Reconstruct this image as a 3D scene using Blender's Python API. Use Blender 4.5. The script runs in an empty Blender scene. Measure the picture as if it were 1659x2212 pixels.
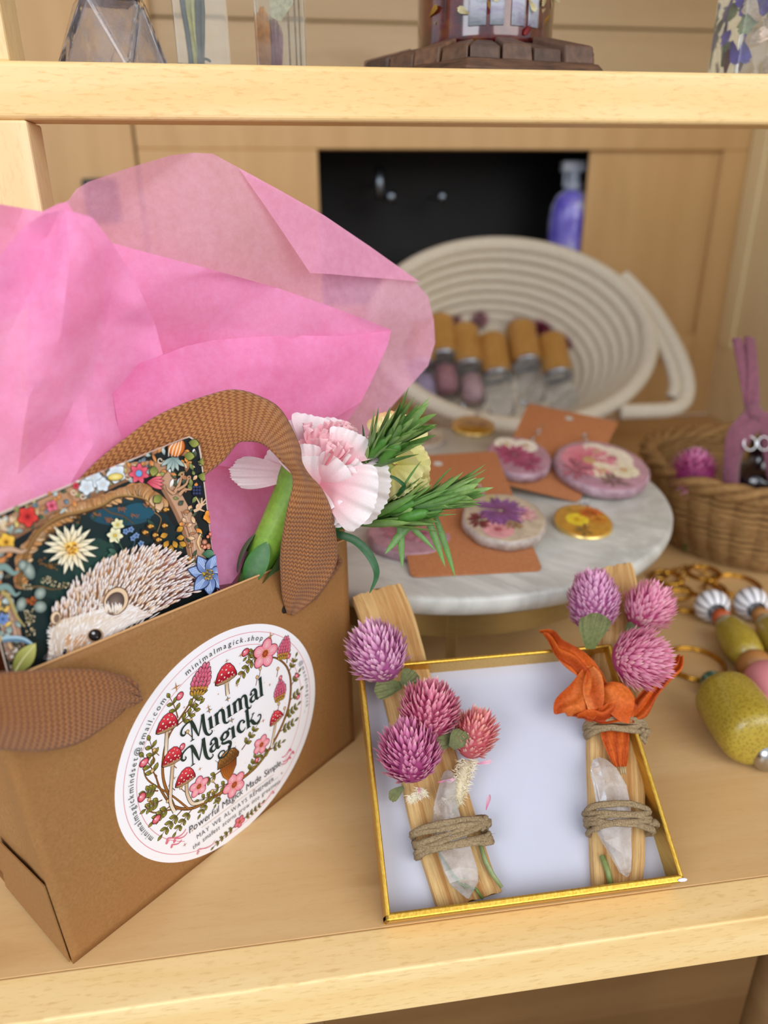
import bpy, bmesh, math, random
from mathutils import Vector, Matrix, geometry, noise
R = math.radians
sc = bpy.context.scene
# ---------------------------------------------------------------- camera
CAMH = 0.25                      # camera height above the lower shelf (m)
F = 1546.0; CX = 829.5; CY = 1106.0
def _n(v): return v.normalized()
_nad = Vector(((860-CX)/F, (4800-CY)/F, 1.0)); _Z = -_n(_nad)
_vx = Vector(((13000-CX)/F, (360-CY)/F, 1.0)); _X = _n(_vx - _Z*_vx.dot(_Z)); _Y = _Z.cross(_X)
M3 = Matrix((_X, _Y, _Z))        # rows: world axes in camera (x right, y down, z forward)
CAMP = Vector((0, 0, CAMH))
cam_d = bpy.data.cameras.new('camera'); cam = bpy.data.objects.new('camera', cam_d)
sc.collection.objects.link(cam)
_rot = Matrix((M3 @ Vector((1,0,0)), M3 @ Vector((0,-1,0)), M3 @ Vector((0,0,-1)))).transposed()
cam.matrix_world = Matrix.Translation(CAMP) @ _rot.to_4x4()
cam_d.sensor_fit = 'HORIZONTAL'; cam_d.sensor_width = 36.0; cam_d.lens = F/1659*36
cam_d.clip_start = 0.01; cam_d.clip_end = 20
cam_d.dof.use_dof = True; cam_d.dof.focus_distance = 0.278; cam_d.dof.aperture_fstop = 7.8
sc.camera = cam
# ---------------------------------------------------------------- light
w = bpy.data.worlds.new('world'); sc.world = w; w.use_nodes = True
wn = w.node_tree.nodes; wl = w.node_tree.links; wn.clear()
wo = wn.new('ShaderNodeOutputWorld'); bg = wn.new('ShaderNodeBackground')
tc = wn.new('ShaderNodeTexCoord'); sep = wn.new('ShaderNodeSeparateXYZ'); rmp = wn.new('ShaderNodeValToRGB')
mp = wn.new('ShaderNodeMapRange'); mp.inputs['From Min'].default_value = -1; mp.inputs['From Max'].default_value = 1
wl.new(tc.outputs['Generated'], sep.inputs[0]); wl.new(sep.outputs['Z'], mp.inputs['Value']); wl.new(mp.outputs[0], rmp.inputs[0])
rmp.color_ramp.elements[0].position = 0.30; rmp.color_ramp.elements[0].color = (.42,.36,.30,1)
rmp.color_ramp.elements[1].position = 0.62; rmp.color_ramp.elements[1].color = (.80,.87,1.0,1)
wl.new(rmp.outputs[0], bg.inputs[0]); bg.inputs[1].default_value = 0.85
wl.new(bg.outputs[0], wo.inputs[0])
def area(name, loc, target, size, power, col, sy=None):
    l = bpy.data.lights.new(name, 'AREA'); l.energy = power; l.color = col; l.size = size
    if sy: l.shape = 'RECTANGLE'; l.size_y = sy
    o = bpy.data.objects.new(name, l); sc.collection.objects.link(o); o.location = loc
    o.rotation_euler = (Vector(target)-Vector(loc)).to_track_quat('-Z','Y').to_euler(); return o
area('open_sky_light', (0.75,-1.25,1.05), (0.05,0.45,0.12), 1.5, 18.5, (1,.975,.94))
area('left_fill_light', (-0.9,-0.9,0.8), (0.05,0.35,0.15), 0.8, 9.0, (.90,.94,1))  # added fill from the left, lifts the right side wall and bag gusset
sc.view_settings.view_transform = 'Standard'; sc.view_settings.look = 'None'
sc.view_settings.gamma = 1; sc.view_settings.exposure = 0.25; sc.view_settings.use_curve_mapping = False
# ---------------------------------------------------------------- geometry of the view -> the place
def ray(x, y): return M3 @ Vector(((x-CX)/F, (y-CY)/F, 1.0))
def onz(x, y, z=0.0): d = ray(x, y); return CAMP + d*((z-CAMH)/d.z)
def ony(x, y, Y): d = ray(x, y); return CAMP + d*(Y/d.y)
def onpl(x, y, p0, n): d = ray(x, y); return CAMP + d*((p0-CAMP).dot(n)/d.dot(n))
def depth(p): return (M3.transposed() @ (p-CAMP)).z
def pxm(p): return depth(p)/F     # metres that one photo pixel covers at p
def proj(p):
    c = M3.transposed() @ (p-CAMP); return (CX+F*c.x/c.z, CY+F*c.y/c.z)
V = Vector
def lin(c):
    if isinstance(c, str): c = [int(c[i:i+2],16)/255 for i in (0,2,4)]
    return tuple(((x/12.92) if x <= .04045 else ((x+.055)/1.055)**2.4) for x in c)
def mixc(a, b, t): return tuple(a[i]*(1-t)+b[i]*t for i in range(3))
# ---------------------------------------------------------------- mesh builder
class MB:
    def __init__(s): s.v=[]; s.f=[]; s.c=[]; s.uv=[]; s.mi=[]
    def add(s, p, col=(1,1,1), uv=(0,0)):
        s.v.append(tuple(p)); s.c.append(col); s.uv.append(uv); return len(s.v)-1
    def face(s, *i, m=0): s.f.append(tuple(i)); s.mi.append(m)
    def poly(s, pts, col=(1,1,1), m=0):
        s.face(*[s.add(p, col) for p in pts], m=m)
    def grid(s, fn, nu, nv, col=None, cu=False, m=0):
        ids=[]
        for i in range(nu+(0 if cu else 1)):
            u=i/nu; row=[]
            for j in range(nv+1):
                v_=j/nv; p=fn(u,v_); c=(col(u,v_) if callable(col) else (col or (1,1,1)))
                row.append(s.add(p,c,(u,v_)))
            ids.append(row)
        n=len(ids)
        for i in range(nu):
            a=ids[i]; b=ids[(i+1)%n]
            for j in range(nv): s.face(a[j],b[j],b[j+1],a[j+1],m=m)
        return ids
    def box(s, p0, p1, col=(1,1,1), T=None, m=0):
        x0,y0,z0=p0; x1,y1,z1=p1
        P=[V(q) for q in ((x0,y0,z0),(x1,y0,z0),(x1,y1,z0),(x0,y1,z0),(x0,y0,z1),(x1,y0,z1),(x1,y1,z1),(x0,y1,z1))]
        if T: P=[T@q for q in P]
        i=[s.add(q,col) for q in P]
        for f in ((0,3,2,1),(4,5,6,7),(0,1,5,4),(1,2,6,5),(2,3,7,6),(3,0,4,7)): s.face(*[i[k] for k in f],m=m)
    def tube(s, pts, rad, seg=8, closed=False, cap=True, col=(1,1,1), m=0, sq=1.0):
        pts=[V(p) for p in pts]; n=len(pts); rings=[]
        up=None; L=0
        for i,p in enumerate(pts):
            a=pts[(i-1)%n] if (closed or i>0) else pts[i]; b=pts[(i+1)%n] if (closed or i<n-1) else pts[i]
            t=(b-a).normalized() if (b-a).length>1e-9 else V((0,0,1))
            if up is None: up=t.orthogonal().normalized()
            up=(up-t*up.dot(t)); up=up.normalized() if up.length>1e-6 else t.orthogonal().normalized()
            bn=t.cross(up); r=rad[i] if isinstance(rad,(list,tuple)) else rad
            if i: L+=(p-pts[i-1]).length
            c=col[i] if isinstance(col,list) else col
            rings.append([s.add(p+(up*math.cos(2*math.pi*k/seg)+bn*math.sin(2*math.pi*k/seg)*sq)*r,c,(k/seg,L)) for k in range(seg)])
        for i in range(n if closed else n-1):
            a=rings[i]; b=rings[(i+1)%n]
            for k in range(seg): s.face(a[k],a[(k+1)%seg],b[(k+1)%seg],b[k],m=m)
        if cap and not closed: s.face(*rings[0][::-1],m=m); s.face(*rings[-1],m=m)
    def lathe(s, prof, T=None, seg=32, col=(1,1,1), m=0, rf=None, cap=True):
        rings=[]
        for k,(r,z) in enumerate(prof):
            row=[]
            for j in range(seg):
                a=2*math.pi*j/seg; rr=r*(rf(a,z) if rf else 1); p=V((rr*math.cos(a),rr*math.sin(a),z))
                c=col[k] if isinstance(col,list) else col
                row.append(s.add(T@p if T else p,c,(j/seg,k/len(prof))))
            rings.append(row)
        for a,b in zip(rings,rings[1:]):
            for k in range(seg): s.face(a[k],a[(k+1)%seg],b[(k+1)%seg],b[k],m=m)
        if cap:
            if prof[0][0]>1e-7: s.face(*rings[0][::-1],m=m)
            if prof[-1][0]>1e-7: s.face(*rings[-1],m=m)
    def ell(s, c, ax, n=12, m=8, col=(1,1,1), fn=None):
        """ellipsoid with half axes ax (three vectors)"""
        c=V(c)
        def f(u,v_):
            a=2*math.pi*u; b=math.pi*v_; q=V((math.sin(b)*math.cos(a),math.sin(b)*math.sin(a),math.cos(b)))
            if fn: q=fn(q)
            return c+ax[0]*q.x+ax[1]*q.y+ax[2]*q.z
        s.grid(f,n,m,col,cu=True)
COL = sc.collection
def obj(name, mb, mat, parent=None, smooth=True, bevel=0, seg=2, solid=0, sub=0, kind=None, label=None, weld=False, auto=None):
    me=bpy.data.meshes.new(name); me.from_pydata(mb.v,[],mb.f); me.update()
    ca=me.color_attributes.new('Col','FLOAT_COLOR','POINT')
    fl=[]
    for c in mb.c: fl.extend((c[0],c[1],c[2],1.0))
    ca.data.foreach_set('color',fl)
    uvl=me.uv_layers.new(name='UVMap'); li=[0]*len(me.loops); me.loops.foreach_get('vertex_index',li); uf=[]
    for i in li: uf.extend(mb.uv[i])
    uvl.data.foreach_set('uv',uf)
    for mm in (mat if isinstance(mat,(list,tuple)) else [mat]): me.materials.append(mm)
    me.polygons.foreach_set('material_index',mb.mi)
    bm=bmesh.new(); bm.from_mesh(me)
    if weld: bmesh.ops.remove_doubles(bm,verts=bm.verts,dist=1e-6)
    bmesh.ops.recalc_face_normals(bm,faces=bm.faces); bm.to_mesh(me); bm.free()
    if smooth: me.polygons.foreach_set('use_smooth',[True]*len(me.polygons))
    if auto is not None: me.set_sharp_from_angle(angle=R(auto))
    o=bpy.data.objects.new(name,me); COL.objects.link(o)
    if bevel:
        b=o.modifiers.new('b','BEVEL'); b.width=bevel; b.segments=seg; b.limit_method='ANGLE'; b.angle_limit=R(40)
    if solid: q=o.modifiers.new('s','SOLIDIFY'); q.thickness=solid; q.offset=0
    if sub: q=o.modifiers.new('d','SUBSURF'); q.levels=sub; q.render_levels=sub
    if parent:
        o.parent=parent
        if parent.type=='EMPTY': o.matrix_parent_inverse=Matrix.Translation(-V(parent.location))
    if kind: o['kind']=kind
    if label: o['label']=label
    return o
def tag(o, label, cat, group=None):
    o['label']=label; o['category']=cat
    if group: o['group']=group
    return o
def thing(name, loc, label, cat, group=None):
    e=bpy.data.objects.new(name,None); COL.objects.link(e); e.location=loc; e.empty_display_size=.01
    return tag(e,label,cat,group)
def struct(name, mb, mat, **k): return obj(name,mb,mat,kind='structure',**k)
def crom(P, n=8, closed=False):
    """Catmull-Rom through tuples/vectors of any length"""
    P=[tuple(p) for p in P]; N=len(P); out=[]
    for i in range(N if closed else N-1):
        g=lambda k: P[k%N] if closed else P[max(0,min(N-1,k))]
        a,b,c,d=g(i-1),g(i),g(i+1),g(i+2)
        for j in range(n):
            t=j/n; out.append(tuple(.5*((2*b[k])+(-a[k]+c[k])*t+(2*a[k]-5*b[k]+4*c[k]-d[k])*t*t+(-a[k]+3*b[k]-3*c[k]+d[k])*t**3) for k in range(len(b))))
    if not closed: out.append(P[-1])
    return out
def frame(o, z, x=None):
    """matrix whose local Z is z and local X near x"""
    z=V(z).normalized(); x=V(x) if x is not None else z.orthogonal(); x=(x-z*x.dot(z)).normalized(); y=z.cross(x)
    return Matrix.Translation(V(o)) @ Matrix((x,y,z)).transposed().to_4x4()
def rnd(seed): return random.Random(seed)
def nz(p, s=1.0): return noise.noise(V(p)*s)
# ---------------------------------------------------------------- materials
class NT:
    def __init__(s, name):
        s.m=bpy.data.materials.new(name); s.m.use_nodes=True; s.t=s.m.node_tree; s.n=s.t.nodes; s.l=s.t.links
        s.b=s.n['Principled BSDF']; s.out=s.n['Material Output']
    def new(s, k, **kw):
        q=s.n.new('ShaderNode'+k)
        for a,b in kw.items(): setattr(q,a,b)
        return q
    def link(s,a,b): s.l.new(a,b)
    def coord(s, scale=(1,1,1), kind='Object', rot=(0,0,0)):
        t=s.new('TexCoord'); m=s.new('Mapping'); m.inputs['Scale'].default_value=scale; m.inputs['Rotation'].default_value=rot
        s.link(t.outputs[kind],m.inputs[0]); return m.outputs[0]
    def noise(s, co, scale=5, detail=4, rough=.55, dist=0):
        q=s.new('TexNoise'); q.inputs['Scale'].default_value=scale; q.inputs['Detail'].default_value=detail
        q.inputs['Roughness'].default_value=rough; q.inputs['Distortion'].default_value=dist; s.link(co,q.inputs['Vector']); return q.outputs['Fac']
    def ramp(s, fac, stops):
        q=s.new('ValToRGB'); e=q.color_ramp.elements
        while len(e)<len(stops): e.new(.5)
        for k,(p,c) in enumerate(stops): e[k].position=p; e[k].color=(*lin(c),1) if isinstance(c,str) else (c,c,c,1)
        s.link(fac,q.inputs[0]); return q.outputs[0]
    def mix(s, a, b, fac, mode='MIX'):
        q=s.new('MixRGB',blend_type=mode)
        for k,x in ((1,a),(2,b),(0,fac)):
            if isinstance(x,(int,float)): q.inputs[k].default_value=x if k==0 else (x,x,x,1)
            elif isinstance(x,tuple): q.inputs[k].default_value=(*x[:3],1)
            else: s.link(x,q.inputs[k])
        return q.outputs[0]
    def bump(s, h, strength=.3, dist=.001):
        q=s.new('Bump'); q.inputs['Strength'].default_value=strength; q.inputs['Distance'].default_value=dist
        s.link(h,q.inputs['Height']); s.link(q.outputs[0],s.b.inputs['Normal']); return q
    def set(s, **k):
        for a,b in k.items():
            i=s.b.inputs[a.replace('_',' ')]
            if hasattr(b,'links') or isinstance(b,bpy.types.NodeSocket): s.link(b,i)
            else: i.default_value=(*b,1) if (isinstance(b,tuple) and len(b)==3 and i.type=='RGBA') else b
        return s
def plain(name, col, rough=.5, metal=0, spec=.5, noisy=0, nscale=200, bump=0, coat=0, sheen=0):
    t=NT(name); c=lin(col)
    if noisy or bump:
        nn=t.noise(t.coord(),nscale,5)
    if noisy:
        t.set(Base_Color=t.ramp(nn,[(.25,0),(.75,1)])); cc=t.mix(tuple(x*(1-noisy) for x in c),tuple(min(1,x*(1+noisy)) for x in c),t.ramp(nn,[(.3,0.0),(.7,1.0)])); t.set(Base_Color=cc)
    else: t.set(Base_Color=c)
    t.set(Roughness=rough,Metallic=metal,Specular_IOR_Level=spec,Coat_Weight=coat,Sheen_Weight=sheen)
    if bump: t.bump(nn,bump,.0005)
    return t.m
def attr(name, rough=.5, spec=.3, trans=0, coat=0, bump=0, nscale=600, sss=0, noisy=0):
    """colour comes from the mesh's own colour attribute (petals, prints, glazes)"""
    t=NT(name); a=t.new('Attribute',attribute_name='Col'); c=a.outputs['Color']
    if noisy: c=t.mix(c,t.ramp(t.noise(t.coord(),nscale,4),[(.3,1-noisy),(.7,1.0)]),1.0,'MULTIPLY')
    t.set(Base_Color=c,Roughness=rough,Specular_IOR_Level=spec,Coat_Weight=coat,Coat_Roughness=.06)
    if bump: t.bump(t.noise(t.coord(),nscale,4),bump,.0004)
    if sss: t.set(Subsurface_Weight=sss,Subsurface_Scale=.002)
    if trans:
        tr=t.new('BsdfTranslucent'); t.link(c,tr.inputs[0]); mx=t.new('MixShader'); mx.inputs[0].default_value=trans
        t.link(t.b.outputs[0],mx.inputs[1]); t.link(tr.outputs[0],mx.inputs[2]); t.link(mx.outputs[0],t.out.inputs[0])
    return t.m
def wood(name, c0, c1, c2, axis='x', fleck=.5, scale=1.0, rough=.45, ring=1.0, coat=.05):
    """c0 pale, c1 mid, c2 dark grain; grain runs along axis"""
    t=NT(name); st={'x':(1.6,22,22),'y':(22,1.6,22),'z':(22,22,1.6)}[axis]; s2={'x':(48,250,250),'y':(250,48,250),'z':(250,250,48)}[axis]
    s3={'x':(3,9,9),'y':(9,3,9),'z':(9,9,3)}[axis]
    k=lambda v:tuple(x*scale for x in v)
    a=t.noise(t.coord(k(st)),1.6,6,.6,.6); b=t.noise(t.coord(k(s2)),3.0,4,.65); c=t.noise(t.coord(k(s3)),2.2,3,.5,1.6)
    wv=t.new('TexWave',wave_type='BANDS',bands_direction={'x':'Z','y':'Z','z':'X'}[axis]); wv.inputs['Scale'].default_value=1.6; wv.inputs['Distortion'].default_value=9
    wv.inputs['Detail'].default_value=3; wv.inputs['Detail Scale'].default_value=.6; t.link(t.coord(k({'x':(3,12,12),'y':(12,3,12),'z':(12,12,3)}[axis])),wv.inputs[0])
    base=t.mix(lin(c0),lin(c1),t.ramp(a,[(.34,0.0),(.68,1.0)]))
    base=t.mix(base,lin(c1),t.mix(0.0,.55*ring,t.ramp(wv.outputs['Fac'],[(.35,0.0),(.9,1.0)])))
    base=t.mix(base,lin(c2),t.mix(0.0,fleck,t.ramp(b,[(.53,0.0),(.68,1.0)])))
    base=t.mix(base,lin(c2),t.mix(0.0,.35,t.ramp(c,[(.60,0.0),(.72,1.0)])))
    t.set(Base_Color=base,Roughness=rough,Specular_IOR_Level=.35,Coat_Weight=coat,Coat_Roughness=.3)
    t.bump(b,.12,.0004); return t.m
def glass(name, col=(1,1,1), rough=.02, ior=1.5, milk=0, milkcol='f2f4f8', trans=1.0):
    t=NT(name); t.set(Base_Color=col,Roughness=rough,IOR=ior,Transmission_Weight=trans)
    if milk:
        d=t.new('BsdfTranslucent'); d.inputs[0].default_value=(*lin(milkcol),1); d2=t.new('BsdfDiffuse'); d2.inputs[0].default_value=(*lin(milkcol),1)
        ad=t.new('MixShader'); t.link(d.outputs[0],ad.inputs[1]); t.link(d2.outputs[0],ad.inputs[2])
        mx=t.new('MixShader'); f=t.ramp(t.noise(t.coord(),90,4,.6),[(.35,milk*.35),(.7,min(1,milk*1.6))]); t.link(f,mx.inputs[0])
        t.link(t.b.outputs[0],mx.inputs[1]); t.link(ad.outputs[0],mx.inputs[2]); t.link(mx.outputs[0],t.out.inputs[0])
    return t.m
def tissue(name, col, tr=.34, veil=.2):
    t=NT(name); nn=t.noise(t.coord((1,1,1)),260,6,.7); fib=t.noise(t.coord((1,1,1)),900,3,.6); c=lin(col)
    cc=t.mix(c,tuple(min(1,x*1.10+.01) for x in c),t.ramp(nn,[(.35,0.0),(.65,1.0)]))
    t.set(Base_Color=cc,Roughness=.75,Specular_IOR_Level=.2)
    q=t.bump(fib,.25,.0003)
    a=t.new('BsdfTranslucent'); t.link(cc,a.inputs[0]); t.link(q.outputs[0],a.inputs['Normal'])
    m1=t.new('MixShader'); m1.inputs[0].default_value=tr; t.link(t.b.outputs[0],m1.inputs[1]); t.link(a.outputs[0],m1.inputs[2])
    tp=t.new('BsdfTransparent'); tp.inputs[0].default_value=(*(min(1,x*1.0+.25) for x in c),1)
    m2=t.new('MixShader'); t.link(t.ramp(nn,[(.3,veil+.05),(.7,veil-.04)]),m2.inputs[0]); t.link(m1.outputs[0],m2.inputs[1]); t.link(tp.outputs[0],m2.inputs[2])
    t.link(m2.outputs[0],t.out.inputs[0]); return t.m
def twill(name, c0, c1, su=32, sv=2700):
    """woven tape: herringbone in UV, u across (0..1), v metres along"""
    t=NT(name); tx=t.new('TexCoord'); s=t.new('SeparateXYZ'); t.link(tx.outputs['UV'],s.inputs[0])
    def M(op,a,b=None):
        q=t.new('Math',operation=op)
        for k,x in enumerate((a,b)):
            if x is None: continue
            if isinstance(x,(int,float)): q.inputs[k].default_value=x
            else: t.link(x,q.inputs[k])
        return q.outputs[0]
    u=M('MULTIPLY',s.outputs[0],su); tri=M('PINGPONG',u,1.0)            # columns leaning alternately
    v=M('MULTIPLY',s.outputs[1],sv); ph=M('ADD',v,M('MULTIPLY',tri,3.2))
    a=M('SINE',ph); col=M('SINE',M('MULTIPLY',u,math.pi)); col=M('ABSOLUTE',col)
    h=M('MULTIPLY',M('ADD',M('MULTIPLY',a,.5),.5),M('ADD',M('MULTIPLY',col,.6),.4))
    hh=M('ADD',h,M('MULTIPLY',t.noise(t.coord(),1400,3),.5))
    t.set(Base_Color=t.mix(lin(c1),lin(c0),t.ramp(hh,[(.25,0.0),(1.0,1.0)])),Roughness=.75,Specular_IOR_Level=.3,Sheen_Weight=.15)
    t.bump(hh,.8,.0006); return t.m
PINE=wood('pale_wood','f3d79e','e8c280','cc9e58','x',.45,coat=.08)
PINE_SHELF=wood('shelf_wood','d6b380','c9a06a','a87f48','x',.16,coat=.15,rough=.38)
PINE_Z=wood('post_wood','f2d9a8','e8c68e','cda66c','z',.4,coat=.08)
CAB_Z=wood('cabinet_wood','d6b07a','caa26c','b28a56','z',.15,.4)
CAB_X=wood('cabinet_rail_wood','c8965b','b98650','9c6c3c','x',.15,.4)
PLANK=wood('plank_wood','c4aa82','b69b74','a0845c','x',.15,.4)
SIDEW=wood('side_panel_wood','f4e4b8','ead6a6','d4b880','z',.15,.4)
LOW_SHADE=wood('lower_shade_wood','80603a','74532f','5c4024','x',.2,.6)  # wood darkened to carry the shade under the shelf
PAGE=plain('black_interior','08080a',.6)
# ---------------------------------------------------------------- the shelf unit
YW=.8592; YF=.1708; YU=.3375
su=thing('display_shelf',(0,YF,0),'pale pine two-tier display shelf holding the gift bag, box, cake stand and bottles','shelf')
mb=MB(); mb.box((-.75,.1881,-.019),(.95,YW,0)); obj('shelf_board',mb,PINE_SHELF,su,smooth=False,bevel=.0002)
mb=MB(); mb.box((-.75,YF,-.0225),(.95,.1880,0)); obj('front_edge_board',mb,PINE,su,smooth=False,bevel=.0009,seg=3)
zt=.3053; zb=.2850
mb=MB(); mb.box((-.75,YU,zb),(.95,YU+.018,zt)); obj('upper_front_rail',mb,PINE,su,smooth=False,bevel=.0022,seg=4)
mb=MB(); mb.box((-.75,YU+.0181,zt-.006),(.95,YU+.15,zt)); obj('upper_shelf_board',mb,PINE_SHELF,su,smooth=False)
# posts: lower one under the rail, upper one above it (both run on out of frame to the left)
mb=MB(); mb.box((-.150,YU+.0005,0),(-.0952,YU+.021,zb)); obj('lower_post',mb,PINE_Z,su,smooth=False,bevel=.0012)
mb=MB(); mb.box((-.160,YU+.006,zt),(-.0990,YU+.0285,.62)); obj('upper_post',mb,PINE_Z,su,smooth=False,bevel=.0012)
mb=MB(); mb.box((.84,YU+.0005,0),(.90,YU+.021,zb)); obj('lower_post',mb,PINE_Z,su,smooth=False,bevel=.0012)
# what the shelf stands on: a lower level, its shade put into the wood colour
mb=MB(); mb.box((-.75,.16,-.34),(.95,YW,-.32)); obj('bottom_board',mb,LOW_SHADE,su,smooth=False)
mb=MB(); mb.box((-.75,.33,-.32),(.95,.345,-.02)); obj('lower_back_board',mb,LOW_SHADE,su,smooth=False)
mb=MB(); mb.box((-.75,.1785,-.075),(.00,.192,-.0226)); obj('under_rail',mb,LOW_SHADE,su,smooth=False,bevel=.001)
q=ony(1659,2130,.22)
mb=MB(); mb.tube([(q.x+.006,.22,-.32),(q.x+.006,.22,-.0195)],.012,16); obj('turned_support',mb,LOW_SHADE,su)
# ---------------------------------------------------------------- back wall: cabinet front below, planking above
XO0,XO1=ony(686,323,YW).x,ony(1282,323,YW).x; ZO1=ony(985,323,YW).z; ZO0=.150
XP=ony(1565,325,YW).x; ZP1=ony(1565,325,YW).z; ZP0=ony(1500,722,YW).z; ZR=ony(1480,775,YW).z
XE=ony(1632,275,YW).x; XG=ony(285,265,YW).x; ZC=.365
mb=MB(); mb.box((XO1,YW+.008,ZP0-.01),(XP,YW+.012,ZP1+.01)); struct('wall_back_panel',mb,CAB_Z,smooth=False)
mb=MB()
mb.box((XG+.0012,YW,ZO1),(XE,YW+.02,ZC))                          # top rail
mb.box((XP,YW,-.0),(XE,YW+.02,ZO1))                               # right stile
mb.box((XO1,YW,ZR),(XP,YW+.02,ZP0))                               # rail under the panel
mb.box((XO1,YW,0),(XP,YW+.008,.012))
mb.box((XG+.0012,YW,0),(XO0,YW+.02,ZO1))                          # left stile
mb.box((XO0,YW,0),(XO1,YW+.02,ZO0))
struct('wall_back',mb,CAB_Z,smooth=False,bevel=.0015)
mb=MB(); mb.box((XO1,YW+.009,.012),(XP,YW+.013,ZR)); struct('wall_back_lower',mb,CAB_Z,smooth=False)
mb=MB(); mb.box((-.9,YW,0),(XG-.0012,YW+.02,ZC)); struct('wall_back_left',mb,CAB_Z,smooth=False,bevel=.001)
mb=MB(); mb.box((XG-.01,YW+.01,0),(XG+.01,YW+.019,ZC)); struct('trim_1',mb,plain('gap_dark','3a2412',.8),smooth=False)
mb=MB(); z=ZC+.0008
ph=[]
zg=[ony(330,36,YW).z, ony(1290,52,YW).z]; g0=sum(zg)/2; hh=.062; z0=g0-hh
while z0>ZC+.002: z0-=hh
mb.box((-.9,YW+.006,ZC),(1.2,YW+.02,z0+hh-.0012))
k=z0+hh
while k<.80: mb.box((-.9,YW+.006,k+.0004),(1.2,YW+.02,k+hh-.0012)); k+=hh
struct('wall_back_planks',mb,PLANK,smooth=False,bevel=.0012)
mb=MB(); mb.box((-.9,YW+.015,ZC-.02),(1.2,YW+.03,.80)); struct('wall_back_backing',mb,plain('seam_dark','5c3f22',.8),smooth=False)
xl=ony(322,40,YW).x
mb=MB(); mb.box((-.9,YW-.004,ZC),(xl,YW+.005,.80)); struct('trim_2',mb,CAB_Z,smooth=False)
# dark recess behind the cut-out of the cabinet front
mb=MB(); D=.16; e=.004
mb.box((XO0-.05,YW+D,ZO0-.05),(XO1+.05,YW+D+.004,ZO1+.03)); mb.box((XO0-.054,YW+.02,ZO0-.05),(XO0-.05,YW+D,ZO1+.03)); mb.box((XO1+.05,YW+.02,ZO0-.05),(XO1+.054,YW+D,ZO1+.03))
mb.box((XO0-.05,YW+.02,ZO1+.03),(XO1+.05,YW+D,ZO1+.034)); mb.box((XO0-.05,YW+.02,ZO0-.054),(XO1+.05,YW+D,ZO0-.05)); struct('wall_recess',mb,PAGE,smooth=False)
# right side wall of the bay
mb=MB(); mb.box((XE,.20,0),(XE+.018,YW+.001,.80)); struct('wall_right',mb,SIDEW,smooth=False)
mb=MB(); mb.box((XE-.003,YW-.030,.09),(XE,YW-.001,.36)); struct('trim_3',mb,SIDEW,smooth=False,bevel=.001)
mb=MB(); mb.box((-.9,.15,.80),(1.2,YW+.03,.82)); struct('ceiling',mb,PLANK,smooth=False)
mb=MB(); mb.box((-3,-3,-.80),(3,3,-.78)); struct('floor',mb,plain('floor_grey','8a8078',.8,noisy=.1,nscale=20),smooth=False)
# black handle plate on the left cabinet door
c=ony(205,402,YW-.002)
mb=MB(); mb.box((c.x-.012,YW-.006,c.z-.035),(c.x+.022,YW-.0001,c.z+.007)); o=obj('cabinet_latch',mb,plain('black_plastic','15151a',.35),smooth=False,bevel=.0015); tag(o,'black rectangular latch plate on the cabinet door behind the pink tissue','latch')
# things in the recess
def bottle_spray():
    b=ony(1222,530,YW+.045); bz=ZO0-.05
    r=.0255; x=b.x+.001; y=YW+.040
    e=thing('spray_bottle',(x,y,bz),'clear spray bottle of violet liquid standing inside the black cabinet opening','bottle')
    T=Matrix.Translation((x,y,bz)); zt_=ony(1222,412,y).z-bz
    m1=MB(); m1.lathe([(r*.96,0),(r,.003),(r,zt_*.80),(r*.93,zt_*.9),(r*.72,zt_*.97),(r*.45,zt_)],T,28); 
    t=NT('violet_bottle'); g=t.noise(t.coord((1,1,.4)),40,3); t.set(Base_Color=t.ramp(g,[(.35,'5a50d0'),(.52,'8c84f0'),(.64,'e6ecff')]),Roughness=.12,Specular_IOR_Level=.8); obj('bottle_body',m1,t.m,e)
    gm=plain('grey_translucent_plastic','aab4c4',.25,spec=.8)
    m1=MB(); m1.lathe([(r*.42,zt_),(r*.42,zt_+.008),(r*.30,zt_+.010),(r*.26,zt_+.022)],T,20); obj('collar',m1,gm,e)
    m1=MB(); m1.box((x-.016,y-.006,bz+zt_+.02),(x+.012,y+.006,bz+zt_+.032)); m1.box((x-.013,y-.003,bz+zt_+.004),(x-.010,y+.003,bz+zt_+.021)); obj('trigger',m1,gm,e,smooth=False,bevel=.002)
bottle_spray()
gm=plain('dull_steel','8f9aa6',.35,1.0)
for i,(px,py,h,lab) in enumerate(((820,395,48,'tall grey metal rod'),(845,425,22,'small round steel knob'),(955,425,20,'smaller round steel knob'))):
    y=YW+.08; c=ony(px,py,y)
    m1=MB(); s=pxm(c)
    if h>30: m1.tube([c+V((0,0,-h*s*.7)),c+V((0,0,-h*s*.66)),c+V((0,0,h*s*.66)),c+V((0,0,h*s*.7))],[.001,h*s*.22,h*s*.22,.001],16)
    else: m1.ell(c,(V((h*s*.55,0,0)),V((0,h*s*.55,0)),V((0,0,h*s*.62))),16,10)
    m1.tube([c,V((c.x,YW+D,c.z))],.0015,8)
    o=obj(('metal_rod','knob','knob')[i],m1,gm); tag(o,('tall grey metal rod in the dark opening behind the tissue','round steel knob just right of the grey rod in the dark opening','round steel knob nearest the middle of the dark opening')[i],'fitting')
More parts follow.
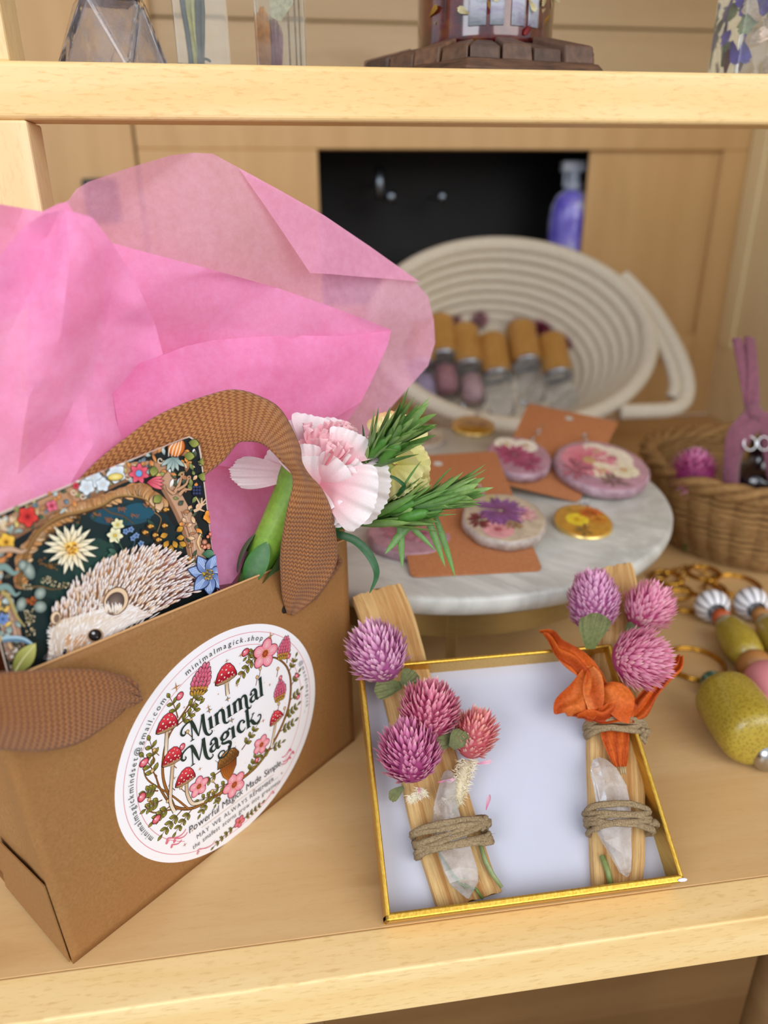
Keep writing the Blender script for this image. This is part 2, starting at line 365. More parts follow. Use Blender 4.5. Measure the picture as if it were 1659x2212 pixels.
# ---------------------------------------------------------------- kraft gift bag
BA=onz(158,2082); BB=onz(765,1600); U=(BB-BA).normalized(); NB=U.cross(V((0,0,1))).normalized()   # NB points at the viewer's side
BL=(BB-BA).length; BD=.082
def BG(u,z,d=0.0): return BA+U*u+V((0,0,z))-NB*d
KR=NT('kraft_paper'); n1=KR.noise(KR.coord(),900,6,.7); n2=KR.noise(KR.coord(),60,4,.6)
kc=KR.mix(lin('8d6335'),lin('a67a49'),KR.ramp(n1,[(.3,0.0),(.72,1.0)])); kc=KR.mix(kc,lin('9b6b3c'),KR.ramp(n2,[(.4,0.0),(.65,.5)]))
kc=KR.mix(kc,lin('d6ab78'),KR.ramp(n1,[(.70,0.0),(.78,.5)]))
KR.set(Base_Color=kc,Roughness=.62,Specular_IOR_Level=.35); KR.bump(n1,.25,.0002); KRAFT=KR.m
KRE=plain('kraft_edge','c99a66',.8)
bag=thing('gift_bag',BG(BL/2,0,BD/2),'brown kraft paper gift bag with round white floral sticker and twill tape handles','bag')
Q=((0,0),(BL,0),(BL-.0012,.1148),(-.0058,.1232))
def front(u,v,d=0):
    a=V(Q[0]).lerp(V(Q[1]),u); b=V(Q[3]).lerp(V(Q[2]),u); p=a.lerp(b,v)
    bul=-.0012*math.sin(math.pi*u)*math.sin(math.pi*v)+.0007*nz((u*3,v*3,1))*math.sin(math.pi*min(1,u*1.0))
    fold=.0005*math.exp(-((v-.235-.03*u)/.012)**2)
    return BG(p.x,p.y,d+.0*bul+fold*0+bul*.0)
mb=MB(); mb.grid(front,40,30); obj('front_panel',mb,KRAFT,bag,solid=.0004)
# pressed fold line and rolled top hem
mb=MB(); mb.tube([front(k/20,.9985,-.0002) for k in range(21)],.00045,6); obj('top_hem',mb,KRE,bag)
mb=MB(); mb.grid(lambda u,v: BG(-.004*v+(BL+.003*v)*u,.122*v,BD),10,10); obj('back_panel',mb,KRAFT,bag,solid=.0004)
def gus(x0,sgn):
    def g(u,v):                       # u front->back, v up; the middle folds inwards towards the top
        inn=(1-abs(2*u-1))*.020*max(0,(v-.36)/.64)**.8 if v>.36 else 0
        out=.0035*(1-v)*0
        xx=x0(v)+sgn*(inn+.0004)+ (-sgn)*.0012*nz((u*4,v*4,3))
        return BG(xx,.121*v,.0006+u*(BD-.001))
    return g
mb=MB(); mb.grid(gus(lambda v:-.0060*v+.0008,1),24,28); obj('side_gusset',mb,KRAFT,bag,solid=.0004,auto=20)
mb=MB(); mb.grid(gus(lambda v:BL-.001,-1),24,28); obj('side_gusset',mb,KRAFT,bag,solid=.0004,auto=20)
mb=MB(); mb.box((0,0,0),(BL,BD,.0008),T=Matrix.Translation(BA)@Matrix((U,-NB,V((0,0,1)))).transposed().to_4x4()); obj('base',mb,KRAFT,bag,smooth=False)
# the flap of the folded side, standing a little proud of the gusset
mb=MB(); P=[BG(-.0006,.001,.0008),BG(-.0006,.001,BD*.62),BG(-.0022,.036,BD*.48),BG(-.0022,.040,.0012)]
mb.poly(P); obj('folded_flap',mb,KRAFT,bag,smooth=False,solid=.0005)
# holes
blk=plain('hole_shadow','1c0f06',.9)
TW=twill('twill_tape','be8048','7c4824')
def ribbon(name, E, nper=10, th=.0011, cup=.0, side='out', label=None, pleat=0):
    """E: list of (x1,y1,x2,y2,off1,off2) edges of the tape, in front of the bag's face by off"""
    C=crom(E,nper); pts=[]
    for e in C:
        a=onpl(e[0],e[1],BA+NB*e[4],NB); b=onpl(e[2],e[3],BA+NB*e[5],NB); pts.append((a,b))
    L=[0]
    for i in range(1,len(pts)): L.append(L[-1]+((pts[i][0]+pts[i][1])/2-(pts[i-1][0]+pts[i-1][1])/2).length)
    nv=16; m=MB(); ids=[]
    for i,(a,b) in enumerate(pts):
        j=min(len(pts)-1,i+1); k=max(0,i-1); t=((pts[j][0]+pts[j][1])-(pts[k][0]+pts[k][1])); n=t.cross(b-a); n=n.normalized() if n.length>1e-12 else NB
        row=[]
        for q in range(nv+1):
            f=q/nv; row.append(m.add(a.lerp(b,f)+n*(cup*math.sin(math.pi*f)+.0004*math.sin(f*9+i*.12)+pleat*math.exp(-((i-14)/16)**2)*math.sin(f*24+i*.09)),(1,1,1),(f,L[i])))
        ids.append(row)
    for a,b in zip(ids,ids[1:]):
        for q in range(nv): m.face(a[q],b[q],b[q+1],a[q+1])
    return obj(name,m,TW,bag,solid=th,label=label)
ribbon('handle',[(634,1326,620,1322,.0006,.0006),(672,1296,610,1288,.004,.002),(706,1256,607,1245,.010,.006),(727,1212,606,1205,.014,.010),(727,1165,610,1158,.018,.014),(716,1106,620,1100,.022,.018),
 (694,1058,632,1052,.022,.019),(670,1031,631,1024,.020,.019),(652,1000,610,997,.018,.018),(646,960,587,974,.014,.015),(606,886,562,958,.006,.009),(556,856,537,954,-.001,.004),(504,842,512,959,-.005,.0),
 (450,853,482,996,-.011,-.003),(390,874,440,1028,-.013,-.006),(329,904,395,1064,-.015,-.010),(270,946,338,1096,-.017,-.012),(205,999,262,1128,-.019,-.014),(150,1062,196,1184,-.021,-.017),(120,1130,150,1260,-.022,-.02)],cup=.0008)
mb=MB(); P=[onpl(x,y,BA+NB*o,NB) for x,y,o in ((628,1322,.0012),(680,1292,.003),(733,1217,.0095),(735,1211,.0105),(727,1196,.0115))]
mb.tube(P,[.0003,.0011,.0013,.0012,.0006],8); 
for i,c in enumerate(mb.uv): mb.uv[i]=(c[0],c[1])
obj('tape_fold',mb,TW,bag)
ribbon('handle',[(275,1510,268,1522,.0004,.0004),(292,1494,284,1512,.0018,.002),(290,1476,270,1530,.004,.003),(262,1460,252,1545,.006,.004),(215,1449,215,1572,.009,.006),(155,1445,165,1603,.012,.008),(90,1446,98,1620,.015,.010),
 (20,1450,24,1620,.018,.013),(-60,1460,-60,1616,.021,.016),(-160,1490,-150,1630,.024,.019)],cup=.0022,pleat=.0010)
for x,y,o_ in ((616,1316,.00035),(264,1508,.0068)):
    mb=MB(); c=onpl(x,y,BA+NB*o_,NB); mb.lathe([(.0019,0),(.0019,.0001),(0,.0001)],frame(c,NB),20); obj('punched_hole',mb,blk,bag,label='dark punched hole for the handle')
STICKER_C=(.0763,.0502); STICKER_R=.0506
mb=MB(); c=BG(*STICKER_C,-.0003); T=Matrix.Translation(c)@Matrix((U,V((0,0,1)),NB)).transposed().to_4x4()
mb.lathe([(STICKER_R,-.0001),(STICKER_R,.0001),(STICKER_R*.5,.00012),(0,.00012)],T,128)
sticker=obj('round_sticker',mb,plain('sticker_paper','f4f3f6',.35,spec=.4),bag,smooth=False,label='round glossy white sticker with floral ring and green lettering')
# ---------------------------------------------------------------- printed pictures and lettering
class Art:
    def __init__(s, mp, eps=2.2e-7): s.m=MB(); s.mp=mp; s.k=0; s.eps=eps
    def poly(s, pts, col, cols=None):
        s.k+=1; d=s.k*s.eps; col=lin(col) if isinstance(col,str) else col
        ids=[s.m.add(s.mp(p[0],p[1],d),(lin(cols[i]) if isinstance(cols[i],str) else cols[i]) if cols else col) for i,p in enumerate(pts)]
        if len(pts)<=4: s.m.face(*ids)
        else:
            for t in geometry.tessellate_polygon([[V((p[0],p[1],0)) for p in pts]]): s.m.face(*[ids[i] for i in t])
    def ell(s, x, y, a, b=None, rot=0, col='000000', n=18, col2=None):
        b=b or a; c,sn=math.cos(rot),math.sin(rot); col=lin(col) if isinstance(col,str) else col
        P=[(x+a*math.cos(t)*c-b*math.sin(t)*sn, y+a*math.cos(t)*sn+b*math.sin(t)*c) for t in [2*math.pi*k/n for k in range(n)]]
        if col2:
            s.k+=1; d=s.k*s.eps; c0=s.m.add(s.mp(x,y,d),lin(col2)); ids=[s.m.add(s.mp(p[0],p[1],d),col) for p in P]
            for i in range(n): s.m.face(c0,ids[i],ids[(i+1)%n])
        else: s.poly(P,col)
    def leaf(s, x, y, L, wd, rot, col, col2=None, pt=.45, n=7, base=0.0):
        c,sn=math.cos(rot),math.sin(rot); P=[]
        for k in range(n+1): t=k/n; P.append((L*t, wd*(math.sin(math.pi*t**(.5/pt if pt else 1))**.9+base*(1-t))))
        for k in range(n-1,0,-1): t=k/n; P.append((L*t,-wd*(math.sin(math.pi*t**(.5/pt))**.9+base*(1-t))))
        Q=[(x+a*c-b*sn, y+a*sn+b*c) for a,b in P]
        cc=None
        if col2: cc=[mixc(lin(col),lin(col2),min(1,max(0,p[0]/L))) for p in P]
        s.poly(Q,col,cc)
    def stroke(s, pts, w, col, n=6, smooth=True, col2=None):
        P=[(p[0],p[1],(p[2] if len(p)>2 else w)) for p in pts]
        if smooth and len(P)>2: P=crom(P,n)
        s.k+=1; d=s.k*s.eps; c1=lin(col) if isinstance(col,str) else col; ids=[]
        for i,p in enumerate(P):
            a=P[max(0,i-1)]; b=P[min(len(P)-1,i+1)]; dx,dy=b[0]-a[0],b[1]-a[1]; L=math.hypot(dx,dy) or 1; nx,ny=-dy/L*p[2]/2,dx/L*p[2]/2
            cc=mixc(c1,lin(col2),i/(len(P)-1)) if col2 else c1
            ids.append((s.m.add(s.mp(p[0]+nx,p[1]+ny,d),cc),s.m.add(s.mp(p[0]-nx,p[1]-ny,d),cc)))
        for a,b in zip(ids,ids[1:]): s.m.face(a[0],a[1],b[1],b[0])
    def star(s, x, y, r, col='b5793f', k=.16, rot=0):
        s.poly([(x+(r if i%2==0 else r*k)*math.cos(rot+math.pi*i/4),y+(r if i%2==0 else r*k)*math.sin(rot+math.pi*i/4)) for i in range(8)],col)
    def ring(s, x, y, r, wd, col, a0=0, a1=2*math.pi, n=90):
        s.stroke([(x+r*math.cos(a0+(a1-a0)*k/n),y+r*math.sin(a0+(a1-a0)*k/n)) for k in range(n+1)],wd,col,smooth=False)
_gc={}
def glyph(ch):
    if ch in _gc: return _gc[ch]
    cd=bpy.data.curves.new('g','FONT'); cd.body=ch; cd.resolution_u=3; o=bpy.data.objects.new('g',cd); COL.objects.link(o)
    dg=bpy.context.evaluated_depsgraph_get(); me=o.evaluated_get(dg).to_mesh()
    vs=[(v.co.x,v.co.y) for v in me.vertices]; fs=[tuple(p.vertices) for p in me.polygons]
    o.evaluated_get(dg).to_mesh_clear(); bpy.data.objects.remove(o); bpy.data.curves.remove(cd)
    x0=min([v[0] for v in vs],default=0); x1=max([v[0] for v in vs],default=.28)
    _gc[ch]=([(a-x0,b) for a,b in vs],fs,x1-x0); return _gc[ch]
def put(art, ch, x, y, size, rot, col, slant=0, sx=1.0):
    vs,fs,wd=glyph(ch); art.k+=1; d=art.k*art.eps; c,sn=math.cos(rot),math.sin(rot); ids=[]; col=lin(col)
    for a,b in vs:
        a=(a*sx+b*slant)*size; b=b*size; ids.append(art.m.add(art.mp(x+a*c-b*sn,y+a*sn+b*c,d),col))
    for f in fs: art.m.face(*[ids[i] for i in f])
def textw(s, size, sp, sx=1.0): return sum((glyph(ch)[2]*sx+sp)*size if ch!=' ' else .30*size for ch in s)-sp*size
def line_text(art, s, x0, x1, y, size, col, slant=0, sx=.9, rot=0):
    ww=sum(glyph(c)[2]*sx*size if c!=' ' else .26*size for c in s); gap=(x1-x0-ww)/(len(s)-1); x=0
    for ch in s:
        if ch==' ': x+=.26*size+gap; continue
        put(art,ch,x0+x*math.cos(rot),y+x*math.sin(rot),size,rot,col,slant,sx); x+=glyph(ch)[2]*sx*size+gap
def arc_text(art, s, cx_, cy_, r, a0, a1, size, col, slant=0):
    """clockwise, letters standing outwards"""
    L=(a0-a1)*r; ww=sum(glyph(c)[2]*size for c in s); gap=(L-ww)/(len(s)-1); x=0
    for ch in s:
        g=glyph(ch)[2]*size; a=a0-(x+g/2)/r; rot=a-math.pi/2
        put(art,ch,cx_+r*math.cos(a)-g/2*math.cos(rot),cy_+r*math.sin(a)-g/2*math.sin(rot),size,rot,col,slant); x+=g+gap
PRINT=attr('printed_ink',.35,.4); 
SU,SZ,SR=.0742,.0492,.0522
def smap(x,y,d): return BG(SU+x*SR,SZ+y*SR,-.00044-d)
A=Art(smap)
c0=(.04,.02)
A.ring(*c0,.905,.0055,'e39aa4',n=140); A.ring(*c0,.803,.0055,'e39aa4',R(-50),R(232),n=120)
GRN='24382f'; GR2='5d6b2c'; OLV='8b8a35'; BRN='7a4a22'; DK='2a1c14'
def sprig(x,y,L,rot,n=5,s=.055,bend=0.0,gold=True,stem=BRN,taper=.5):
    n=max(2,n-1); s*=1.22; P=[]; a=rot; px,py=x,y; st=L/(n+1)
    for k in range(n+2):
        P.append((px,py,.012*(1-.6*k/(n+1)))); px+=st*math.cos(a); py+=st*math.sin(a); a+=bend/(n+1)
    A.stroke(P,.01,stem)
    for k in range(1,n+2):
        q=P[k]; aa=rot+bend*k/(n+1); sz=s*(1-.35*k/(n+1)*taper)
        for sg in (1,-1):
            if k==n+1 and sg==-1: continue
            ang=aa+sg*R(48) if k<n+1 else aa
            A.leaf(q[0],q[1],sz*1.10,sz*.30,ang,DK); A.leaf(q[0],q[1],sz,sz*.225,ang,'3c4a24','a79c3c' if gold else '56683a'); A.stroke([(q[0],q[1]),(q[0]+sz*.7*math.cos(ang),q[1]+sz*.7*math.sin(ang))],.003,'22301a')
def berry(x,y,r,rot=0,col='c8324e'):
    A.ell(x,y,r*1.18,r*1.0,rot,'4a1a20'); A.ell(x,y,r*1.02,r*.84,rot,col,col2='f5a3ad'); A.ell(x-r*.25,y+r*.3,r*.22,r*.16,0,'fff0f0')
def bud(x,y,r): A.ell(x,y,r*1.1,r*1.25,0,'5b3a1c'); A.ell(x,y,r*.9,r*1.05,0,'c79a5e',col2='ead0a0')
def mush(x,y,s,rot,stem):
    A.stroke([(q[0],q[1],.046*s*(1+.1*i/len(stem))) for i,q in enumerate(stem)],.05*s,'3a2a20'); A.stroke([(q[0],q[1],.033*s*(1+.1*i/len(stem))) for i,q in enumerate(stem)],.04*s,'c9a57c',col2='efe2cc')
    c,sn=math.cos(rot),math.sin(rot); T=lambda a,b:(x+(a*c-b*sn)*s,y+(a*sn+b*c)*s)
    for k in range(5): t=-.035+.0175*k; A.poly([T(t,-.07),T(t+.016,-.07),T(t+.008,-.105)],'d8c3a4')
    cap=[(-.125,-.055),(-.122,-.02),(-.095,.05),(-.05,.105),(0,.125),(.045,.11),(.09,.055),(.12,-.01),(.125,-.045)]
    und=[(.125,-.045),(.09,-.062),(.03,-.075),(-.04,-.078),(-.095,-.072),(-.125,-.055)]
    A.poly([T(a*1.09,b*1.08) for a,b in cap+und],'2e1512'); A.poly([T(a,b) for a,b in und+[(0,-.03)]],'a98560')
    A.poly([T(a,b+.004) for a,b in cap+[(.03,-.047),(-.05,-.055)]],'c21f33',[('d83a48' if b>.03 else 'a5142a') for a,b in cap+[(0,-.05),(0,-.05)]])
    rr=rnd(int(x*1000)+7)
    for a,b,r in ((-.085,-.02,.011),(-.055,.03,.014),(-.02,-.015,.012),(.0,.06,.013),(.03,.015,.015),(.075,.0,.012),(.05,.075,.009),(-.045,.08,.009),(.095,-.03,.009),(.015,-.04,.008),(-.055,-.04,.008),(.06,-.035,.008),(.012,.1,.008)):
        q=T(a,b); A.ell(q[0],q[1],r*s*1.15,r*s*1.15,0,'7c1020',8); A.ell(q[0],q[1],r*s*.85,r*s*.8,0,'f4d9cf',8)
def flower5(x,y,s,rot=0,col='e8788e',col2='fbd3d6'):
    for k in range(5):
        a=rot+2*math.pi*k/5; A.ell(x+s*.56*math.cos(a),y+s*.56*math.sin(a),s*.53,s*.44,a,'6a1e30',18)
    for k in range(5):
        a=rot+2*math.pi*k/5; A.ell(x+s*.56*math.cos(a),y+s*.56*math.sin(a),s*.48,s*.39,a,col,18,col2)
        for j in (-.35,-.12,.12,.35): A.stroke([(x+s*.2*math.cos(a+j),y+s*.2*math.sin(a+j)),(x+s*.75*math.cos(a+j*.8),y+s*.75*math.sin(a+j*.8))],s*.025,'c9506c')
    A.ell(x,y,s*.27,s*.27,0,'7c1c2c',12,'c7602e')
    for k in range(10): a=k*.63; A.ell(x+s*.27*math.cos(a),y+s*.27*math.sin(a),s*.05,s*.05,0,'e0a23c',6)
def clover(x,y,s,rot):
    c,sn=math.cos(rot),math.sin(rot); T=lambda a,b:(x+(a*c-b*sn)*s,y+(a*sn+b*c)*s)
    for r in range(6):
        yy=-.35+r*.26; n=5 if r<4 else (4 if r==4 else 2); ww=(.40,.46,.44,.36,.25,.1)[r]
        for k in range(n):
            xx=-ww+2*ww*k/(n-1) if n>1 else 0; q=T(xx,yy); a=rot+math.pi/2-xx*.9
            A.leaf(q[0],q[1],s*.50,s*.15,a,'4c1222')
            A.leaf(q[0],q[1],s*.45,s*.115,a,('a8703a' if r==0 else 'b32a50'),('e0a34a' if r==0 else 'ef8ba4'))
    for k in range(5):
        q=T(-.22+.11*k,-.62); A.leaf(q[0],q[1],s*.5,s*.12,rot+math.pi/2-(-.5+.25*k)*1.6,'59401a'); A.leaf(q[0],q[1],s*.42,s*.08,rot+math.pi/2-(-.5+.25*k)*1.6,'8a7a2a','d9a040')
# stems: main sweep from lower left to lower right and up both sides
def br(P,w0=.024,w1=.01):
    n=len(P); A.stroke([(p[0],p[1],(w0*(1-k/(n-1))+w1*k/(n-1))*1.5) for k,p in enumerate(P)],.02,DK); A.stroke([(p[0],p[1],w0*(1-k/(n-1))+w1*k/(n-1)) for k,p in enumerate(P)],.02,'a2662c',col2='7d5228')
br([(.0,-.42),(-.15,-.40),(-.35,-.36),(-.50,-.22),(-.58,0),(-.60,.15)],.026,.008)
br([(-.50,-.22),(-.545,.05),(-.52,.25),(-.45,.40),(-.30,.52),(-.20,.60)],.018,.010)
br([(.06,-.42),(.30,-.40),(.52,-.26),(.68,-.05),(.73,.18),(.70,.36),(.60,.50),(.50,.56)],.024,.009)
br([(-.35,-.36),(-.52,-.24),(-.66,-.16),(-.72,-.05)],.012,.006)
br([(-.38,-.345),(-.50,-.12),(-.66,.14),(-.68,.28)],.012,.006)
for a in ((-.60,.12,.24,R(100),4,.06),(-.60,.0,.11,R(142),4,.056),(-.58,-.10,.13,R(168),4,.054),(-.52,-.20,.15,R(186),4,.056),(-.44,-.31,.20,R(200),4,.056),(-.34,-.36,.20,R(206),4,.050),(-.20,-.395,.11,R(214),2,.046),(-.08,-.42,.08,R(220),2,.04),
  (-.30,.50,.24,R(28),4,.056),(-.38,.44,.22,R(12),4,.054),(-.36,.50,.2,R(96),3,.052),(-.60,.25,.2,R(85),3,.055),(-.10,-.42,.2,R(148),4,.05),(.02,-.38,.18,R(160),3,.05),
  (.56,-.22,.18,R(-6),4,.050),(.62,-.12,.17,R(8),4,.048),(.70,.02,.13,R(10),3,.046),(.73,.16,.12,R(34),3,.044),(.71,.30,.14,R(44),3,.044),(.70,.40,.12,R(78),3,.044),(.48,-.30,.24,R(196),4,.05),(.44,-.33,.14,R(-12),3,.046),
  (.44,.66,.26,R(205),5,.055),(.40,.70,.10,R(190),2,.046),(-.06,-.20,.2,R(182),4,.048),(.16,-.14,.22,R(32),4,.05),(.18,-.42,.2,R(40),4,.05),
  (.03,-.835,.24,R(184),5,.036),(.09,-.83,.22,R(-2),5,.036),(-.28,-.28,.12,R(70),2,.04)):
    sprig(*a,bend=.25)
rr=rnd(4)
for x,y,r in ((-.32,.67,.030),(-.67,.31,.034),(-.73,.04,.034),(-.65,-.23,.034),(.29,.72,.034),(-.36,.24,.026),(.52,.52,.024),(.72,.46,.026),(.80,.22,.024),(.80,.0,.022),(.30,-.34,.022),(.62,.30,.02)):
    berry(x,y,r,rr.random()*3)
for x,y in ((-.26,.42),(-.30,.34),(-.46,.16),(-.62,.20),(-.42,-.10),(-.50,-.02),(-.36,-.26),(-.14,-.24),(-.16,-.33),(.38,.44),(.42,.50),(.58,.06),(.64,-.02),(.66,.20),(-.58,.36),(-.54,-.14),(-.68,-.02),(.60,.40)):
    bud(x,y,.014); A.stroke([(x,y-.012),(x+(.03 if x<0 else -.02),y-.07)],.006,BRN)
mush(-.45,.50,.70,R(-12),[(-.455,.47),(-.475,.38),(-.50,.26)])
mush(-.45,.20,.68,R(-14),[(-.455,.15),(-.485,.02),(-.52,-.16),(-.50,-.28)])
mush(-.37,-.045,.68,R(-10),[(-.37,-.10),(-.375,-.2),(-.34,-.32),(-.24,-.37)])
mush(.09,.62,.78,R(-6),[(.09,.57),(.085,.50),(.085,.44)])
mush(.54,-.06,.58,R(6),[(.53,-.10),(.50,-.2),(.46,-.32)])
clover(-.15,.66,.13,R(-28)); clover(.67,.52,.105,R(-20)); clover(.60,.14,.10,R(-6))
flower5(.48,.61,.125,R(70)); flower5(.36,-.22,.085,R(60)); flower5(-.27,-.20,.085,R(80)); flower5(.05,-.42,.11,R(30)); flower5(.06,-.825,.055,R(50),'c9405c','ef9aa4')
# acorn
P=[(-.055,-.14),(-.06,-.20),(-.045,-.27),(-.005,-.335),(.045,-.30),(.085,-.24),(.095,-.17)]
A.poly([(a*1.08,b*1.03+.006) for a,b in P],DK); A.poly(P,'8a4a1c',['8a4a1c','9c561f','b86a28','c87a30','b06424','8a4a1c','6a3614'])
for k in range(6): A.stroke([(-.045+.024*k,-.15),(-.035+.018*k,-.24),(-.002+.006*k,-.32)],.003,'5a2c10')
P=[(-.085,-.165),(-.075,-.11),(-.03,-.065),(.03,-.05),(.09,-.075),(.125,-.13),(.115,-.165),(.02,-.18)]
A.poly([(a*1.06,b) for a,b in [(p[0],p[1]*1.0+(.006 if p[1]>-.12 else -.006)) for p in P]],DK); A.poly(P,'9a6a32',['7a4c20','9a6a32','b98546','b98546','8a5c2a','5e3a18','6a441e','8a5c2a'])
for k in range(6): A.stroke([(-.07+.03*k,-.165),(-.02+.025*k,-.06)],.003,'4e2e12'); A.stroke([(.11-.03*k,-.165),(.05-.03*k,-.065)],.003,'4e2e12')
A.stroke([(.035,-.05),(.045,-.015)],.016,DK)
# gold sparkles
for x,y,r in ((-.34,.76,.045),(.55,.74,.045),(.22,.56,.028),(.30,.62,.022),(.24,.72,.026),(.11,.74,.024),(-.02,.62,.018),(.40,.34,.02),(-.10,.44,.026),(.18,.48,.026),(-.30,.56,.016),(.02,.36,.015),(-.46,.02,.02),(.50,.30,.02),(.40,.0,.024),(.20,-.05,.016),(-.22,.46,.018),(-.24,-.05,.022),(.55,-.66,.022),(-.46,-.64,.024),(-.38,-.56,.018),(.24,-.62,.02),(-.06,-.12,.014),(.52,.02,.015),(.0,.50,.012)): A.star(x,y,r)
rr=rnd(5)
for k in range(40):
    a=rr.random()*6.28; r=rr.random()*.7; A.ell(c0[0]+r*math.cos(a),c0[1]+r*math.sin(a),.004,.004,0,'d9b089',5)
# pink scrolls
def curl(x,y,s,fl=1,col='dd6f83',w0=.012):
    A.stroke([(x+fl*s*(t*1.1-.2*math.sin(t*5)),y+s*.28*math.sin(t*6.2)*(1-t*.4),w0*(1-.4*t)) for t in [k/10 for k in range(11)]],.01,col)
    A.stroke([(x+fl*s*.12*math.cos(a)*(1-a/9),y+s*.12*math.sin(a)*(1-a/9),w0*.7) for a in [k*.6 for k in range(11)]],.01,col)
curl(-.60,-.50,.13); curl(-.54,-.54,.09); curl(-.57,-.57,.07); curl(.70,-.54,.10,-1); curl(.67,-.49,.08,-1); curl(.66,-.57,.07,-1)
curl(-.36,-.815,.13,1,w0=.007); curl(.44,-.80,.12,-1,w0=.007)
A.mp=lambda x,y,d: smap(x,y,d+.00012)
INK='1d332e'; INS='3a3f44'
arc_text(A,'minimalmagick.shop',*c0,.836,R(110),R(60),.064,INK)
arc_text(A,'minimalmagickmindset@gmail.com',*c0,.832,R(207.5),R(124.5),.064,INK)
arc_text(A,'@mandimagick_',*c0,.852,R(22),R(-15),.055,'7b7d82')
def T_(pts,w,x,y,s): A.stroke([(x+p[0]*s,y+p[1]*s,(p[2] if len(p)>2 else w)*s) for p in pts],w*s,INK,n=5)
TK=.17; TN=.055
def serif(x,y,X,Y,s,w=.30): A.poly([(X+(x-w/2)*s,Y+(y-.02)*s),(X+(x+w/2)*s,Y+(y-.02)*s),(X+(x+w*.28)*s,Y+(y+.035)*s),(X+(x-w*.28)*s,Y+(y+.035)*s)],INK)
def flag(x,y,X,Y,s): A.poly([(X+(x-.16)*s,Y+(y-.07)*s),(X+(x+.08)*s,Y+(y+.03)*s),(X+(x+.08)*s,Y+(y-.14)*s),(X+(x-.08)*s,Y+(y-.10)*s)],INK)
def stem(x,y0,y1,X,Y,s,ft=True):
    T_([(x,y0),(x,y1)],TK,X,Y,s); flag(x,y1,X,Y,s)
    if ft: serif(x,y0,X,Y,s)
def ltr(ch,X,Y,s):
    xh=.62
    if ch=='M':
        T_([(.16,.0,TN),(.20,.5,TN),(.22,.98,TN)],TN,X,Y,s); serif(.16,0,X,Y,s,.26)
        T_([(.22,1.0,TK*.9),(.34,.62,TK),(.50,.02,TN)],TK,X,Y,s); T_([(.50,.02,TN),(.68,.5,TN),(.80,.98,TN)],TN,X,Y,s)
        T_([(.84,1.0,TK),(.84,.4,TK),(.86,.12,TK),(.92,-.12,TK*.8),(1.06,-.28,.09),(1.22,-.22,.06),(1.2,-.1,.03)],TK,X,Y,s)
        T_([(.26,1.0,.10),(.02,1.02,.08),(-.24,.90,.09),(-.34,.68,.10),(-.24,.52,.09),(-.12,.56,.06),(-.14,.68,.04)],.08,X,Y,s); return 1.10
    if ch=='i': stem(.12,0,xh,X,Y,s); A.star(X+.12*s,Y+.98*s,.17*s,INK,.24); A.star(X+.12*s,Y+.98*s,.075*s,'d6a35c',.3); return .34
    if ch=='l': stem(.12,0,1.08,X,Y,s); return .34
    if ch=='n':
        stem(.12,0,xh,X,Y,s); T_([(.14,.38,.04),(.26,.60,.08),(.42,.62,.13),(.50,.45,TK),(.50,.05,TK),(.54,-.16,.12),(.70,-.26,.07),(.80,-.16,.03)],TK,X,Y,s); return .72
    if ch=='m':
        stem(.12,0,xh,X,Y,s); T_([(.14,.38,.04),(.26,.60,.08),(.38,.61,.13),(.45,.45,TK),(.45,0,TK)],TK,X,Y,s); serif(.45,0,X,Y,s)
        T_([(.47,.38,.04),(.58,.60,.08),(.72,.62,.13),(.80,.45,TK),(.80,.05,TK),(.85,-.16,.12),(1.0,-.24,.07),(1.08,-.12,.03)],TK,X,Y,s); return 1.04
    if ch=='a':
        T_([(.06,.46,.06),(.14,.60,.08),(.30,.62,.13),(.38,.45,TK),(.38,.12,TK),(.46,.0,.10),(.56,.06,.04)],TK,X,Y,s)
        T_([(.38,.38,.05),(.18,.32,.08),(.04,.18,.15),(.10,.02,.12),(.26,.02,.07),(.38,.14,.04)],.1,X,Y,s); A.ell(X+.09*s,Y+.46*s,.075*s,.07*s,0,INK,12); return .60
    if ch=='c':
        T_([(.46,.46,.05),(.38,.60,.07),(.22,.61,.11),(.09,.42,TK),(.09,.22,TK),(.22,.02,.11),(.40,.04,.06),(.48,.14,.03)],TK,X,Y,s); A.ell(X+.43*s,Y+.47*s,.075*s,.07*s,0,INK,12); return .54
    if ch=='g':
        T_([(.24,.60,.09),(.08,.44,TK*.9),(.10,.28,.13),(.26,.22,.07),(.42,.34,TK*.9),(.40,.52,.14),(.24,.60,.09)],.1,X,Y,s)
        T_([(.40,.54,.06),(.52,.64,.08),(.58,.56,.04)],.06,X,Y,s); T_([(.14,.24,.05),(.06,.12,.09),(.20,.02,.13),(.42,-.04,.15),(.52,-.20,.14),(.40,-.48,.10),(.12,-.66,.09),(-.14,-.58,.09),(-.20,-.40,.08),(-.06,-.28,.07),(.12,-.34,.06),(.14,-.46,.05),(.04,-.50,.04)],.1,X,Y,s); return .60
    if ch=='k':
        stem(.12,0,1.05,X,Y,s); T_([(.18,.24,.04),(.34,.40,.05),(.46,.58,.05)],.05,X,Y,s); serif(.46,.59,X,Y,s,.2)
        T_([(.22,.34,.05),(.34,.24,TK),(.46,.04,TK),(.62,-.06,.10),(.84,.06,.08),(.88,.26,.07),(.76,.34,.06),(.70,.26,.04)],TK,X,Y,s); return .70
x=-.30; s=.168
for ch,dx in zip('Minimal',(0,.02,0,0,0,0,0)): x+=ltr(ch,x,.245,s)*s*.985
x=-.325
for ch in 'Magick': x+=ltr(ch,x,.03,s*1.03)*s*1.03
line_text(A,'Powerful Magick Made Simple.',-.41,.56,-.565,.092,INS,.12,.85)
